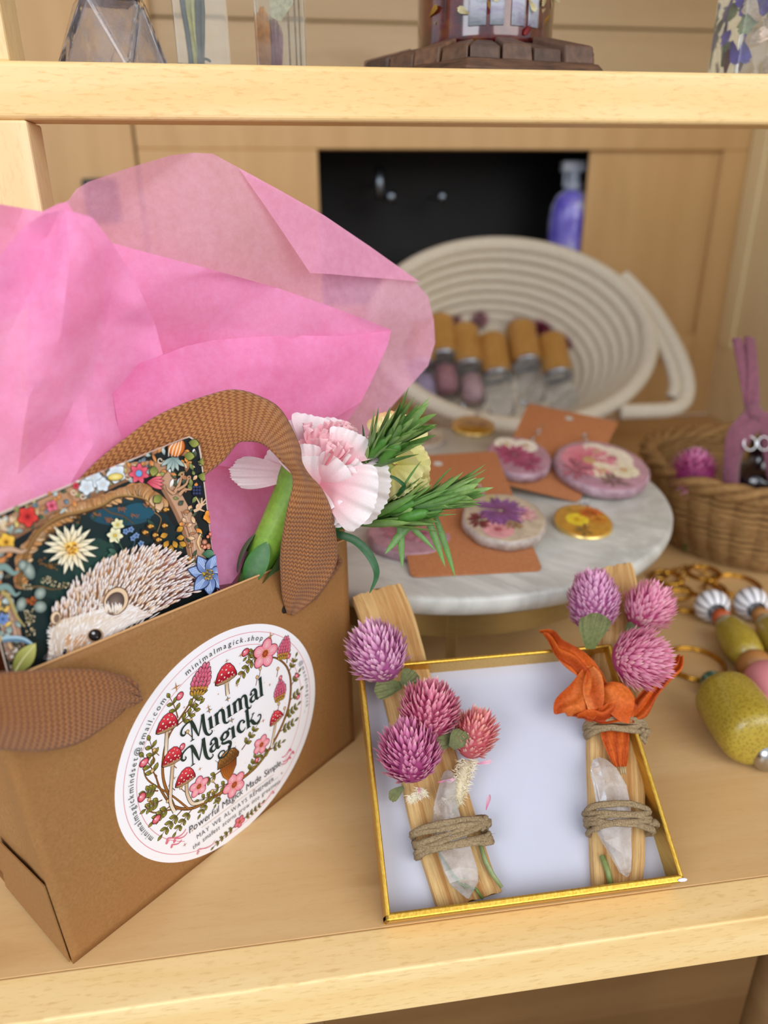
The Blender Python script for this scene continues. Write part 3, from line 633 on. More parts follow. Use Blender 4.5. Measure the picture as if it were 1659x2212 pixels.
for yy in (-.595,): A.stroke([(-.30,yy),(.46,yy-.01)],.003,'c08a5a',smooth=False)
line_text(A,'MAY WE ALWAYS REMEMBER...',-.35,.50,-.672,.060,'55585c',0,.9)
line_text(A,'the smallest acorns grow into greatness',-.40,.52,-.742,.062,'4a4d52',.1,.8)
obj('printed_design',A.m,PRINT,sticker,smooth=False,label='printed wreath of mushrooms, clovers and flowers around dark green lettering')
# ---------------------------------------------------------------- picture card standing in the bag
card=thing('picture_card',BG(.045,.001,.006),'dark picture card of a hedgehog among flowers standing in the gift bag','card')
CN=(NB+V((0,0,.02))).normalized(); C0=BG(0,.12,.0045)
def cpl(u,z,d=0):
    p=BG(u,z,.0045); p-=CN*((p-C0).dot(CN)); return p+CN*d
def cpt(x,y,d=0):
    p=onpl(x/3.456,930+y/3.456,C0,CN); q=p-BA; u,z=q.dot(U),q.z
    um=.0826+.012*(z-.121); zm=.1722+(u-.013)*.0928
    if u<.0042 or z<.032 or u>um or z>zm: return cpl(min(um,max(.0042,u)),min(zm,max(.032,z)),d)
    return p+CN*d
E_=[(-320,738),(1290,55),(1360,35),(1420,40),(1465,72),(1492,110),(1505,180),(1640,1130)]
mb=MB(); f=[mb.add(cpt(x,y)) for x,y in E_]+[mb.add(cpl(.0815,.03)),mb.add(cpl(.004,.03))]; b=[mb.add(cpt(x,y,-.0009)) for x,y in E_]+[mb.add(cpl(.0815,.03,-.0009)),mb.add(cpl(.004,.03,-.0009))]
mb.face(*f); mb.face(*b[::-1])
for i in range(len(f)): j=(i+1)%len(f); mb.face(f[i],f[j],b[j],b[i])
obj('card_board',mb,plain('card_stock','d9c6b4',.4),card,smooth=False)
A=Art(lambda x,y,d: cpt(x,y,.00006+d),eps=5e-7)
def P2(x,y): return (x,y)
X0=[(-325,752),(1290,68),(1358,48),(1412,52),(1455,82),(1480,120),(1492,182),(1626,1135),(1640,1230),(330,1800),(-325,2100)]
A.poly(X0,'141c1e')
A.poly([(300,640),(560,560),(900,430),(1180,520),(1290,700),(1380,1000),(1400,1130),(800,1400),(500,1700),(150,1700),(100,1100),(150,900)],'16302f',['1a2a2a','1d4348','19434c','12303a','10262c','0f2022','10201e','1c3a34','16302c','141c1c','14282a','162c2c'])
for x,y,a,b,c in ((900,640,230,70,'1c4a5c'),(700,1000,180,200,'22423a'),(1250,850,120,160,'12262a'),(420,1150,160,200,'1a3632'),(330,1400,140,160,'162a2a'),(1040,600,120,60,'1d5266')): A.ell(x,y,a,b,0,c,24)
rr=rnd(11)
def lf(x,y,L,w_,a,c1,c2,o='0d1412'): A.leaf(x,y,L*1.08,w_*1.2,a,o); A.leaf(x,y,L,w_,a,c1,c2)
# background sprays
for k in range(26):
    x=300+rr.random()*1000; y=640+rr.random()*560; a=-math.pi/2+rr.uniform(-1,1); lf(x,y,50+60*rr.random(),10+8*rr.random(),a,'1f3d33','2f5546')
# border: tan scroll frame
TAN='b98c6a'; TL='e3c3a0'; TD='7a5034'
A.stroke([(-330,1040,150),(-60,820,170),(250,640,165),(560,500,150),(900,330,130),(1180,290,110),(1290,420,110)],120,'8c6346'); A.stroke([(-330,1010,110),(-60,790,130),(250,610,125),(560,470,120),(900,310,100),(1180,280,90),(1290,420,90)],90,TAN)
A.stroke([(1200,330,110),(1330,560,110),(1420,760,120),(1480,1000,130)],110,'9a6f52'); A.stroke([(1220,330,90),(1350,560,90),(1440,760,100),(1490,1000,110)],90,'c49a7c')
A.stroke([(1350,600),(1410,780),(1440,980)],6,'6d4630'); A.stroke([(1372,598),(1436,780),(1466,980)],5,'e0bfa0')
A.stroke([(0,1230,150),(60,1380,140),(90,1560,150),(140,1700,160)],120,'b08a72'); A.stroke([(20,1300),(70,1450),(110,1640)],7,'6d4630'); A.stroke([(45,1290),(95,1440),(135,1620)],6,'e6cbb4')
# spiky arch leaves along the inner edge
arch=crom([(110,1180),(120,980),(210,820),(330,700),(480,600),(640,530),(800,480),(960,420),(1080,420),(1200,500)],6)
for i,p in enumerate(arch):
    q=arch[min(len(arch)-1,i+1)]; a=math.atan2(q[1]-p[1],q[0]-p[0]) if i<len(arch)-1 else .6
    for sg in (0.55,1.1): lf(p[0],p[1]-10,95+30*rr.random(),26+10*rr.random(),a+sg+rr.uniform(-.2,.2),rr.choice(('a8703f','b5835a','8d5c34')),rr.choice(('e2b47c','d59c5c','f0cfa4')),'4a2c18')
A.stroke([(130,1150,34),(160,1040,34),(210,880,36),(300,740,36),(440,650,34),(600,610,32),(760,560,26),(850,505,22),(960,490,20),(1090,520,14),(1150,600,10)],20,'4c3018'); A.stroke([(130,1150,22),(160,1040,22),(210,880,24),(300,740,24),(440,645,22),(600,603,20),(760,553,17),(850,498,14),(960,484,12),(1090,516,8),(1150,600,6)],20,'8a6236',col2='a9844c')
A.stroke([(760,560,14),(820,610,12),(920,640,9),(1000,700,6)],8,'5f4a2c')
A.stroke([(1100,530,10),(1170,590,8),(1240,610,6)],8,'8a6a40'); A.stroke([(1150,610,9),(1200,660,7),(1170,760,6)],8,'8a6a40')
# leaves, scrolls and flowers packed into the frame
for k in range(150):
    t=rr.random(); x=-300+t*1780; yb=752-(x+325)*.4235; y=yb+18+rr.random()*(150 if x<1150 else 330)
    c=rr.choice((('6b7446','a9aa6a'),('c79a6a','ecd0a4'),('8fa3a0','cfdcd8'),('2e3a34','5c6a50'),('b5683c','e8a45c'),('e8e0d0','ffffff'),('8a5a3c','c99064'),('3c4c54','8aa0ac'),('caa84c','f0dc8c')))
    lf(x,y,34+44*rr.random(),8+12*rr.random(),rr.random()*6.28,c[0],c[1],'2a1c12')
for k in range(60):
    x=1330+rr.random()*150; y=130+rr.random()*950; c=rr.choice((('55683c','9aa45c'),('2e3a34','5c6a50'),('d8a070','f4d4ac'),('8a5a3c','c99064'),('d6782c','f6b45c')))
    if x<1500+ (y-100)*.14-60: lf(x,y,30+34*rr.random(),8+9*rr.random(),rr.random()*6.28,c[0],c[1],'1a1410')
for k in range(90):
    x=-120+rr.random()*230; y=720+rr.random()*900; 
    if y<752-(x+325)*.4235+30: continue
    c=rr.choice((('6b7a72','b0c4bc'),('c79a6a','ecd0a4'),('8fa3a0','cfdcd8'),('e0a83c','f8dc7c'),('3a3a30','6a6450'),('b5683c','e8a45c')))
    lf(x,y,50+50*rr.random(),12+14*rr.random(),rr.random()*6.28,c[0],c[1],'2a1c12')
for k in range(16):
    x=-60+rr.random()*1350; y=752-(x+325)*.4235+40+rr.random()*110; r=14+16*rr.random()
    A.stroke([(x+r*(1-a/10)*math.cos(a),y+r*(1-a/10)*math.sin(a),7) for a in [j*.55 for j in range(13)]],6,'f0dcc0')
def petalf(x,y,r,n,w_,c1,c2,ce,rc,rot=0,o='3a1418'):
    for k in range(n): A.leaf(x,y,r*1.08,w_*1.2,rot+6.283*k/n,o)
    for k in range(n): A.leaf(x,y,r,w_,rot+6.283*k/n,c1,c2)
    A.ell(x,y,rc*1.15,rc*1.15,0,o); A.ell(x,y,rc,rc,0,ce,14)
petalf(1030,318,78,7,20,'c02c48','ee6a80','6fa4dc',24,.3); 
for a in (-.35,-.1,.15,.4): lf(1090,385,125,15,a,'c23450','f4808c','5a1420')
petalf(200,640,80,5,32,'b01c24','e8483c','8a1418',14,.2); petalf(560,410,26,5,14,'b42038','e05060','701020',6); petalf(380,560,46,4,22,'b8304a','f08098','701828',8,.5)
petalf(40,830,70,5,30,'d89a24','f8d058','8a5a14',14,.7,'5a3a10')
for x,y,s in ((690,350,1.2),(860,320,1.2),(640,420,1.0),(760,400,.9)): petalf(x,y,62*s,5,26*s,'b8c8d4','eef4f8','e8e0d0',9,x,'5a6468')
A.ell(855,345,62,30,-.1,'6a5a20',20); A.ell(855,343,56,25,-.1,'d9c050',20,'f6eaa0')
# orange seed pod, top right
A.ell(1310,125,66,76,.35,'4a2410',24); A.ell(1310,122,60,70,.35,'c8661c',24,'f09a44')
for k in (-38,-12,14,38): A.stroke([(1285+k*.9,192,4),(1300+k*1.05,130,8),(1330+k*.5,62,3)],6,'fbe6c8')
for a in (1.2,1.6,2.0,2.5,.7): lf(1285,196,110,15,a,'6f8a88','b9ccc4','1a2422')
for x,y,a in ((1400,85,.2),(1150,260,1.8),(1365,185,.1),(1470,335,.2),(1475,230,0),(1200,480,2.4)): lf(x,y,80,30,a,'55662c','a8aa54','141a10')
# coral branch and berries on the right
for P in ([(1290,470,34),(1330,400,26),(1350,330,12)],[(1320,440,30),(1380,400,20),(1400,350,12)],[(1290,470,30),(1250,440,22),(1235,400,10)],[(1330,480,34),(1370,440,22),(1420,440,10)]): A.stroke(P,20,'5a3a24'); A.stroke([(a,b,c*.7) for a,b,c in P],16,'c99c78')
A.ell(1352,325,16,16,0,'c99c78'); A.ell(1352,325,8,8,0,'5a3a24'); A.ell(1404,348,14,14,0,'c99c78'); A.ell(1404,348,7,7,0,'5a3a24')
for P in ([(1440,600,22),(1490,570,18),(1500,500,8)],[(1480,570,16),(1530,540,7)],[(1470,580,16),(1520,600,7)],[(1490,560,14),(1460,500,7)],[(1490,560,14),(1535,500,6)]): A.stroke(P,14,'e2bc98')
for k in range(9): A.ell(1440+22*(k%3)+rr.random()*10,420+24*(k//3)+rr.random()*8,15,15,0,'0d1224',12); A.ell(1440+22*(k%3),418+24*(k//3),9,9,0,'33406a',10)
for x,y,r,c in ((1520,830,26,'6a2c14'),(1548,860,24,'7a3418'),(1565,770,18,'c0402c'),(1520,868,16,'e8886c'),(1552,880,14,'e08060'),(1500,860,14,'8a4020'),(1580,800,14,'c85a3c'),(1545,790,14,'d86848')): A.ell(x,y,r,r,0,'2a120a',14); A.ell(x,y,r*.85,r*.85,0,c,14,'f0b090')
petalf(1560,640,52,5,24,'d87818','f6ac4c','8a4a10',8,.4,'4a2a0a'); lf(1500,920,100,32,-.05,'2e5a40','6a9a78','10201a'); A.stroke([(1490,770,10),(1470,830,14),(1490,890,8)],10,'e8c890')
# small yellow leaves, cones, pale flowers
for k,(x,y) in enumerate(((1230,590),(1115,715),(1075,760),(1220,710),(1150,780),(1175,815))):
    A.ell(x,y,34,22,-.3+.5*k,'3a2410',14)
    for q in range(11): a=q*.6; A.ell(x+20*math.cos(a)*(q/11),y+14*math.sin(a)*(q/11),8,7,0,('e8b45c','b87828')[q%2],7)
for x,y,a in ((1245,770,2.8),(1310,750,-.6),(1250,820,2.2),(1270,850,1.6),(1330,830,.5),(1310,800,-.1),(1285,820,1.1)): lf(x,y,58,20,a,'a06c1c','e0a840','1a1208')
for k in range(5): 
    for q in range(9): A.stroke([(680+k*95+q*7,600-k*18+rr.random()*30+ (60 if k%2 else 0)),(690+k*95+q*7,616-k*18+rr.random()*30+(60 if k%2 else 0))],4,'a8642c')
petalf(870,700,50,6,16,'c8c488','f6f2c4','e0b83c',9,.3,'20302a'); petalf(850,780,62,6,20,'c8c488','fbf8d4','e0b83c',12,.1,'20302a')
for x,y in ((930,750),(970,735),(1010,780),(985,800),(1045,840)): petalf(x,y,24,5,9,'4a6a9a','88a8d4','304a70',5,x,'101a24')
A.stroke([(860,800,6),(900,870,7),(930,930,6)],6,'4a6a4c'); A.stroke([(1000,800,5),(985,860,5),(930,890,5)],5,'3a5a6c')
for a in (.2,.9,2.4,3.0,-2.6): lf(870,920,80,18,a,'1f4034','4a7464','0c1614')
# big daisy
for ring,n,r,w_ in ((0,17,185,20),(1,13,140,18)):
    for k in range(n):
        a=6.283*k/n+.2*ring+rr.uniform(-.06,.06); L=r*(1+rr.uniform(-.10,.14)); A.leaf(520,870,L*1.04,w_*1.25,a,'2c2418',pt=.6); A.leaf(520,870,L,w_,a,'e0b868' if ring else 'c8b070','fffbe0',pt=.6)
for k in range(90): a=rr.random()*6.283; r=rr.random()**.6*48; A.ell(525+r*math.cos(a),875+r*math.sin(a),8,8,0,rr.choice(('c8781c','f0b83c','8a4a10','f8d86c')),7)
for x,y in ((330,800),(380,760),(300,970),(350,1000),(390,1010),(560,660)):
    for q in range(14): A.ell(x+rr.uniform(-32,32),y+rr.uniform(-26,26),7,6,0,rr.choice(('6b4a24','8a6230','4c3418')),6)
# left side: pale petals and branch
for x,y,a,b,r in ((205,1040,42,70,-.4),(160,1000,34,40,0),(290,1210,40,48,.6),(290,1310,48,44,0),(150,1290,36,52,.3)): A.ell(x,y,a*1.06,b*1.06,r,'1a2422',20); A.ell(x,y,a,b,r,'5f746c',20,'b4bfb4')
for q in range(40): a=rr.random()*6.283; r=rr.random()*36; A.ell(222+r*math.cos(a),1268+r*math.sin(a),8,8,0,rr.choice(('8a4420','b0602c','6a3018')),6)
A.stroke([(130,1130,26),(190,1160,18),(300,1160,14),(380,1180,9),(500,1160,6)],12,'6a5434'); 
for x,y in ((330,1110),(400,1135),(470,1155),(200,1160),(205,1350),(215,1400),(200,1450),(215,1500)):
    for q in range(16): A.ell(x+rr.uniform(-36,36),y+rr.uniform(-26,26),7,6,0,rr.choice(('b0a078','8a7c58','d8ccA8'.lower(),'5c5038')),6)
for P in ([(-60,1040,50),(20,1010,60),(90,1060,40),(130,1040,18)],[(-60,1180,50),(40,1160,56),(100,1220,30),(140,1200,12)],[(-60,900,50),(60,880,50),(150,900,30),(190,880,10)]): A.stroke(P,40,'4a3020'); A.stroke([(a,b,c*.8) for a,b,c in P],30,'7c9a94' if P[0][1]>1000 else 'c4a488')
A.stroke([(0,1190,24),(60,1250,26),(110,1370,20),(170,1450,8)],20,'b0a060'); petalf(10,1400,50,6,14,'4468a4','88a8e0','2c4470',8,.3)
# hedgehog
body=[(330,1700),(360,1560),(360,1450),(400,1370),(470,1300),(540,1190),(640,1110),(760,1020),(880,960),(1000,915),(1120,900),(1240,930),(1340,970),(1400,1040),(1430,1110),(1440,1190),(1200,1330),(1000,1420),(800,1530),(600,1640)]
A.poly(body,'8a5a3c',['6a4a38','7a5a44','8a6244','a06c40','b07840','a87040','b87c44','c08448','b87848','b07050','a86450','9c5c50','90544c','7c4840','6a3c38','5c3430','6a4038','8c5c48','a07050','a88060'])
def spine(x,y,L,a,w_=9,c2='fffdf8',c1='c08a54'): A.leaf(x,y,L*1.03,w_*1.35,a,'6a3c20',pt=.35); A.leaf(x,y,L,w_,a,c1,c2,pt=.35)
def inside(x,y):
    k=False; n=len(body)
    for i in range(n):
        (x1,y1),(x2,y2)=body[i],body[i-1]
        if (y1>y)!=(y2>y) and x<(x2-x1)*(y-y1)/(y2-y1)+x1: k=not k
    return k
S=[]
for gy in range(900,1640,27):
    for gx in range(340,1450,25):
        x=gx+rr.uniform(-12,12); y=gy+rr.uniform(-12,12)
        if inside(x,y) and not (x<760 and y>1400) : S.append((x,y))
for i in range(0,len(body)-4):
    if 3<=i<=14:
        (x1,y1),(x2,y2)=body[i],body[i+1]
        for k in range(4): t=k/4+rr.random()*.2; S.append((x1+(x2-x1)*t,y1+(y2-y1)*t))
S.sort(key=lambda p:(p[1]*.55-p[0]*.5))
S.sort(key=lambda p:p[1])
for x,y in S:
    t=(x-400)/1000; a=-1.95+1.55*t+ (y-1000)/900*.55+rr.uniform(-.16,.16)
    pk=max(0,min(1,(x-900)/500)); dk=min(1,max(0,(y-1150)/350))
    spine(x,y,rr.uniform(66,98),a,rr.uniform(6.5,8.5),'ffffff' if rr.random()<.8 else 'fbe4c8',rr.choice(('d8a070','b8804c','e0b88c')) if pk<.5 else rr.choice(('b07068','8c5450','c08878')))
# face fur
face=[(330,1730),(350,1600),(370,1470),(440,1400),(560,1370),(700,1330),(820,1290),(960,1290),(1120,1370),(1000,1420),(800,1530),(600,1640),(470,1710)]
A.poly(face,'e8dccf',['b8a898','c8b8a8','d8c8b4','e0c8a8','e8dcd0','f4ece4','f4ece4','f0e4dc','e0cec4','ece4de','e8dcd4','d8b898','c0a088'])
for k in range(420):
    t=rr.random(); x=360+rr.random()*720; y=1320+rr.random()*370
    if not (y> 1720-(x-330)*.42-330*(1 if x<760 else .55) and y<1735-(x-330)*.42 and x+y*.2<1350): continue
    a=2.5+ (x-360)/720*-.1+rr.uniform(-.25,.25) if x>700 else 1.9+rr.uniform(-.5,.5)
    A.leaf(x,y,rr.uniform(40,75),rr.uniform(2.5,4.5),a,rr.choice(('ffffff','f6efe8','e6d6c4','d8bc9c','fffaf4')),rr.choice(('ffffff','efe4da')))
for k in range(60): x=600+rr.uniform(-110,40); y=1560+rr.uniform(-60,70); A.leaf(x,y,rr.uniform(40,70),4,2.2+rr.uniform(-.2,.2),'c8905c','d8ac80')
for k in range(60):
    x=700+rr.random()*420; y=1290+(x-700)*.12+rr.random()*70; A.leaf(x,y,rr.uniform(50,90),4,-.35+rr.uniform(-.3,.2)+3.14*(rr.random()<.4),'ffffff','f0e6e0')
for k in range(26): y=1470+k*10; A.leaf(375,y,rr.uniform(30,52),4,3.3+rr.uniform(-.4,.5),'e8dccc','fffaf2')
# ears
A.ell(845,1262,92,112,.55,'6a4428',28); A.ell(845,1262,84,104,.55,'e6c8a4',28); A.ell(836,1276,66,88,.55,'4c3c36',28,'8a786c')
for k in range(40): x=770+rr.random()*120; A.leaf(x,1370-rr.random()*30+abs(x-850)*-.1,rr.uniform(50,80),4,-1.75+rr.uniform(-.3,.3),'e0c8b0','fffaf2')
A.ell(395,1385,40,52,.2,'6a4428',22); A.ell(395,1385,35,46,.2,'ecd2ae',22); A.ell(402,1390,22,34,.2,'7c6250',22)
# eye and nose
A.ell(690,1518,62,52,-.25,'b89878',26,'6a4c3a'); A.ell(688,1515,50,43,-.25,'2a201c',26); A.ell(688,1514,42,36,-.25,'0c0a0a',24,'3a3634'); A.ell(676,1500,12,10,0,'c8ccd0',12); A.ell(704,1530,8,6,0,'6c7074',10)
A.ell(462,1640,14,26,.2,'14100e',16); A.ell(459,1632,4,6,0,'b0b0b0',8)
# blue flower and pale stamens
for k in range(7):
    a=(-2.9,-2.1,-1.2,-.2,.7,1.5,2.3)[k]; A.leaf(1535,1065,165,54,a,'1c2c50',pt=.62); A.leaf(1535,1065,156,46,a,'3a5690','9cb8e8',pt=.62)
    for j in (-.12,0,.12): A.stroke([(1535+50*math.cos(a+j),1065+50*math.sin(a+j)),(1535+125*math.cos(a+j),1065+125*math.sin(a+j))],4,'c4d6f4')
for q in range(60): a=rr.random()*6.283; r=rr.random()**.5*44; A.ell(1535+r*math.cos(a),1068+r*math.sin(a),7,6,0,rr.choice(('8a7424','c8a83c','5a4814')),6)
# bottom left: bowl-like scroll, beads and green leaf
A.stroke([(-60,1560,40),(60,1540,46),(160,1550,40),(240,1600,18)],40,'5f8298'); A.stroke([(-60,1548,20),(60,1528,22),(160,1540,18),(240,1594,8)],20,'a8c8d8')
for q in range(70): A.ell(rr.uniform(-40,130),rr.uniform(1590,1760),rr.uniform(8,15),rr.uniform(7,13),0,rr.choice(('8c7c6c','d8d0c4','5a4c40','a89484')),9)
A.leaf(70,1810,300,78,-.93,'2c3014',pt=.5); A.leaf(76,1800,285,68,-.93,'7c8434','c8c878',pt=.5); A.stroke([(90,1785,10),(150,1690,8),(235,1590,4)],8,'e8e8b0')
for k in range(14): A.stroke([(300+k*8,1690+k*3),(340+k*26,1640+k*6+rr.random()*30),(420+k*20,1700+rr.random()*30)],2,'8a9098')
# keep the print inside the card
for i,v_ in enumerate(A.m.v):
    pass
obj('printed_picture',A.m,PRINT,card,smooth=False,label='printed picture of a hedgehog and flowers in a carved frame')
# ---------------------------------------------------------------- pink tissue paper
def ty(x): return .236+ (x/400)*.026 if x<400 else .262+(x-400)/538*.062
def sheet(name, out, inner, off, mat, label, amp=.0016, cuts=3, seed=0, smooth=2, thing_=True, parent=None, fscale=26):
    pts=[V((x,-y)) for x,y,*_ in out+inner]; n=len(out)
    res=geometry.delaunay_2d_cdt(pts,[],[list(range(n))],1,1e-4)
    vs,_,fs,ov=res[0],res[1],res[2],res[3]
    allp=out+inner; m=MB(); dep=[]
    for i,v_ in enumerate(vs):
        src=ov[i][0] if ov[i] else None; d=allp[src][2] if (src is not None and len(allp[src])>2) else 0
        m.add(ony(v_.x,-v_.y,ty(v_.x)+off+d))
    for f in fs: m.face(*f)
    o=obj(name,m,mat,parent); me=o.data; bm=bmesh.new(); bm.from_mesh(me)
    bmesh.ops.triangulate(bm,faces=bm.faces)
    bmesh.ops.subdivide_edges(bm,edges=bm.edges,cuts=cuts,use_grid_fill=True)
    for k in range(smooth):
        inv=[v for v in bm.verts if not v.is_boundary]
        bmesh.ops.smooth_vert(bm,verts=inv,factor=.35,use_axis_x=True,use_axis_y=True,use_axis_z=True)
    bmesh.ops.subdivide_edges(bm,edges=bm.edges,cuts=1,use_grid_fill=True)
    for v in bm.verts:
        p=v.co; r1=abs(noise.noise(p*fscale+V((seed,0,0))))*1.6; r2=abs(noise.noise(p*fscale*2.3+V((0,seed,7)))); dd=ray(*proj(p)).normalized()
        vor=noise.voronoi(p*fscale*1.3+V((seed*3,1,2)))[0][0]; v.co=p+dd*amp*((.5-r1)*.5+.35*(.5-r2)+1.3*(.45-vor))
    bm.to_mesh(me); bm.free(); me.polygons.foreach_set('use_smooth',[True]*len(me.polygons)); me.set_sharp_from_angle(angle=R(32))
    if thing_: tag(o,label,'tissue paper','pink tissue sheets in the gift bag')
    return o
TP=tissue('pink_tissue','ffabd6',.48,.13); TPA=tissue('pale_pink_tissue','fbbcd8',.42,.34)
A_out=[(60,480),(120,448),(148,432),(165,409),(190,393),(280,362),(370,335),(420,330),(460,332),(515,362),(610,414),(700,465),(800,533),(880,590),(925,640),(937,690),(940,740),(925,790),(880,840),(845,880),(800,935),(745,985),(700,1090,-.02),(640,1200,-.03),(560,1280,-.03),(300,1330,-.02),(100,1330,-.02),(60,1000)]
sheet('tissue_sheet',A_out,[(300,420,.006),(500,500,-.004),(650,600,.006),(800,660,-.003),(850,780,.008),(740,860,.0),(500,800,.01),(300,700,.01),(400,1000,0),(600,1050,-.01),(170,600,.01)],.030,TPA,'thin see-through back sheet of pink tissue paper, the topmost and widest in the gift bag',seed=1,amp=.001)
fl=sheet('tissue_flap',[(515,362,-.001),(610,414,-.001),(700,465,-.001),(800,533,-.001),(880,590,-.001),(908,609,-.002),(850,603,-.005),(780,598,-.006),(715,592,-.007),(670,590,-.008),(640,545,-.006),(600,485,-.005),(555,420,-.003)],[(720,540,-.006)],.0295,TPA,'',seed=2,amp=.0006,thing_=False)
fl.parent=bpy.data.objects['tissue_sheet']; fl['label']='corner of the back sheet folded over into a lighter triangle'
B_out=[(225,520,.004),(300,541),(450,580),(600,622),(730,668),(845,712,-.004),(838,745),(800,830),(780,868),(740,925),(690,1000),(640,1080,-.01),(560,1180,-.025),(500,1260,-.03),(250,1300,-.02),(190,900),(215,700)]
sheet('tissue_sheet',B_out,[(320,620,-.004),(470,600,.004),(460,735,.006),(360,790,.008),(640,700,-.003),(620,800,-.006),(500,900,-.004),(400,1000,-.006),(520,1080,-.012),(590,980,-.004),(300,900,.004),(700,800,.003),(480,1160,-.02),(560,1060,-.006)],.018,TP,'bright pink tissue sheet with a pointed corner, in front of the thin back sheet',seed=3,amp=.0045,fscale=26)
fl=sheet('tissue_flap',[(238,790,.002),(345,770),(400,748),(460,735),(560,727),(640,725),(740,726),(845,714,-.002),(838,745),(812,800),(780,868,-.003),(720,905,-.004),(650,960,-.006),(500,1010,-.008),(380,990,-.006),(262,960,-.004),(245,860)],[(460,790,-.004),(600,780,-.006),(700,800,-.003),(560,860,-.003),(420,880,-.007),(660,870,-.006)],.0138,TP,'',seed=5,amp=.0040,fscale=30,thing_=False)
fl.parent=bpy.data.objects['tissue_sheet.001']; fl['label']='lower half of the sheet folded up in front'
C_out=[(50,492,.004),(95,462),(140,452),(200,470),(240,522),(290,600),(335,700),(352,766),(300,785),(243,850),(250,905),(262,945),(258,1010),(230,1090,-.004),(160,1200,-.01),(0,1260,-.01),(-90,1240,-.01),(-110,700),(-60,600),(0,552)]
sheet('tissue_sheet',C_out,[(150,560,-.008),(60,640,.004),(130,730,-.012),(230,700,.004),(180,830,-.004),(60,860,-.012),(0,760,.0),(120,950,.002),(200,960,-.008),(40,1020,-.004),(130,1080,-.012),(240,620,-.002),(100,540,.004),(-40,900,.004)],-.004,TP,'crumpled bright pink tissue sheet at far left, nearest of the tissue, lit pale lilac',seed=8,amp=.0065,fscale=30)
sheet('tissue_sheet',[(-110,425),(0,441),(50,450),(92,457),(125,440),(145,436),(165,470),(140,560),(100,640),(-110,760)],[(20,520,.006),(90,520,-.004)],.010,TP,'strip of pink tissue behind the crumpled sheet at the far left edge',seed=9,amp=.0014)
# ---------------------------------------------------------------- fresh flowers standing in the bag
PETAL=attr('petal',.6,.25,trans=.30,noisy=.08,nscale=1500)
LEAFM=attr('leaf_green',.42,.45,trans=.14,noisy=.25,nscale=500)
def petal(m, p0, d, s, L, Wd, nrm=None, ruff=.12, curl=.0, c0='f7b4bc', c1='fdeff0', cedge=None, nu=26, nv=14, seed=0, teeth=11, tl=.05, w0=.16, ph=0.0, cup=0.0):
    """fan petal: p0 base, d direction, s sideways, curls along nrm"""
    d=d.normalized(); s=(s-d*s.dot(d)).normalized(); n=nrm or d.cross(s).normalized(); r=rnd(seed); f=3+r.random()*2; a=lin(c0); b=lin(c1); e=lin(cedge or c1)
    def fn(u,v):
        x=u*2-1; w_=Wd*(w0+(1-w0)*math.sin(min(1,v*1.12)*math.pi/2)**1.1)*.5
        edge=1-.20*x*x*v; tt=tl*(abs(((u*teeth)%1)-.5)*2+.5*abs(((u*teeth*2.3)%1)-.5))*v**6
        ll=L*(v*edge-tt)
        h=ruff*L*v*v*math.sin(f*math.pi*x+ph+seed)*.5+.22*ruff*L*v**3*math.sin(f*2.3*math.pi*x+seed*2)+curl*L*v*v - cup*Wd*x*x*v
        return p0+d*ll+s*(w_*x)+n*h
    m.grid(fn,nu,nv,lambda u,v: mixc(mixc(a,b,min(1,v*1.3)),e,max(0,v*4-3)))
def blade(m, p0, d, L, w_, bend, sd, col0, col1, n=7, fold=.3):
    d=d.normalized(); sd=(sd-d*sd.dot(d)).normalized(); nn=d.cross(sd); ids=[]
    for k in range(n+1):
        t=k/n; p=p0+d*(L*t)+bend*(L*t*t); ww=w_*math.sin(math.pi*(.12+.88*t))**.8*(1 if t<1 else 0)+ (w_*.05 if t<1 else 0); c=mixc(lin(col0),lin(col1),t)
        ids.append((m.add(p-sd*ww*.5+nn*ww*fold,c),m.add(p,mixc(c,(1,1,1),.08)),m.add(p+sd*ww*.5+nn*ww*fold,c)))
    for a,b in zip(ids,ids[1:]): m.face(a[0],a[1],b[1],b[0]); m.face(a[1],a[2],b[2],b[1])
VX=M3@V((1,0,0)); VY=M3@V((0,-1,0)); VZ=M3@V((0,0,-1))     # right, up, towards the viewpoint (used as world directions)
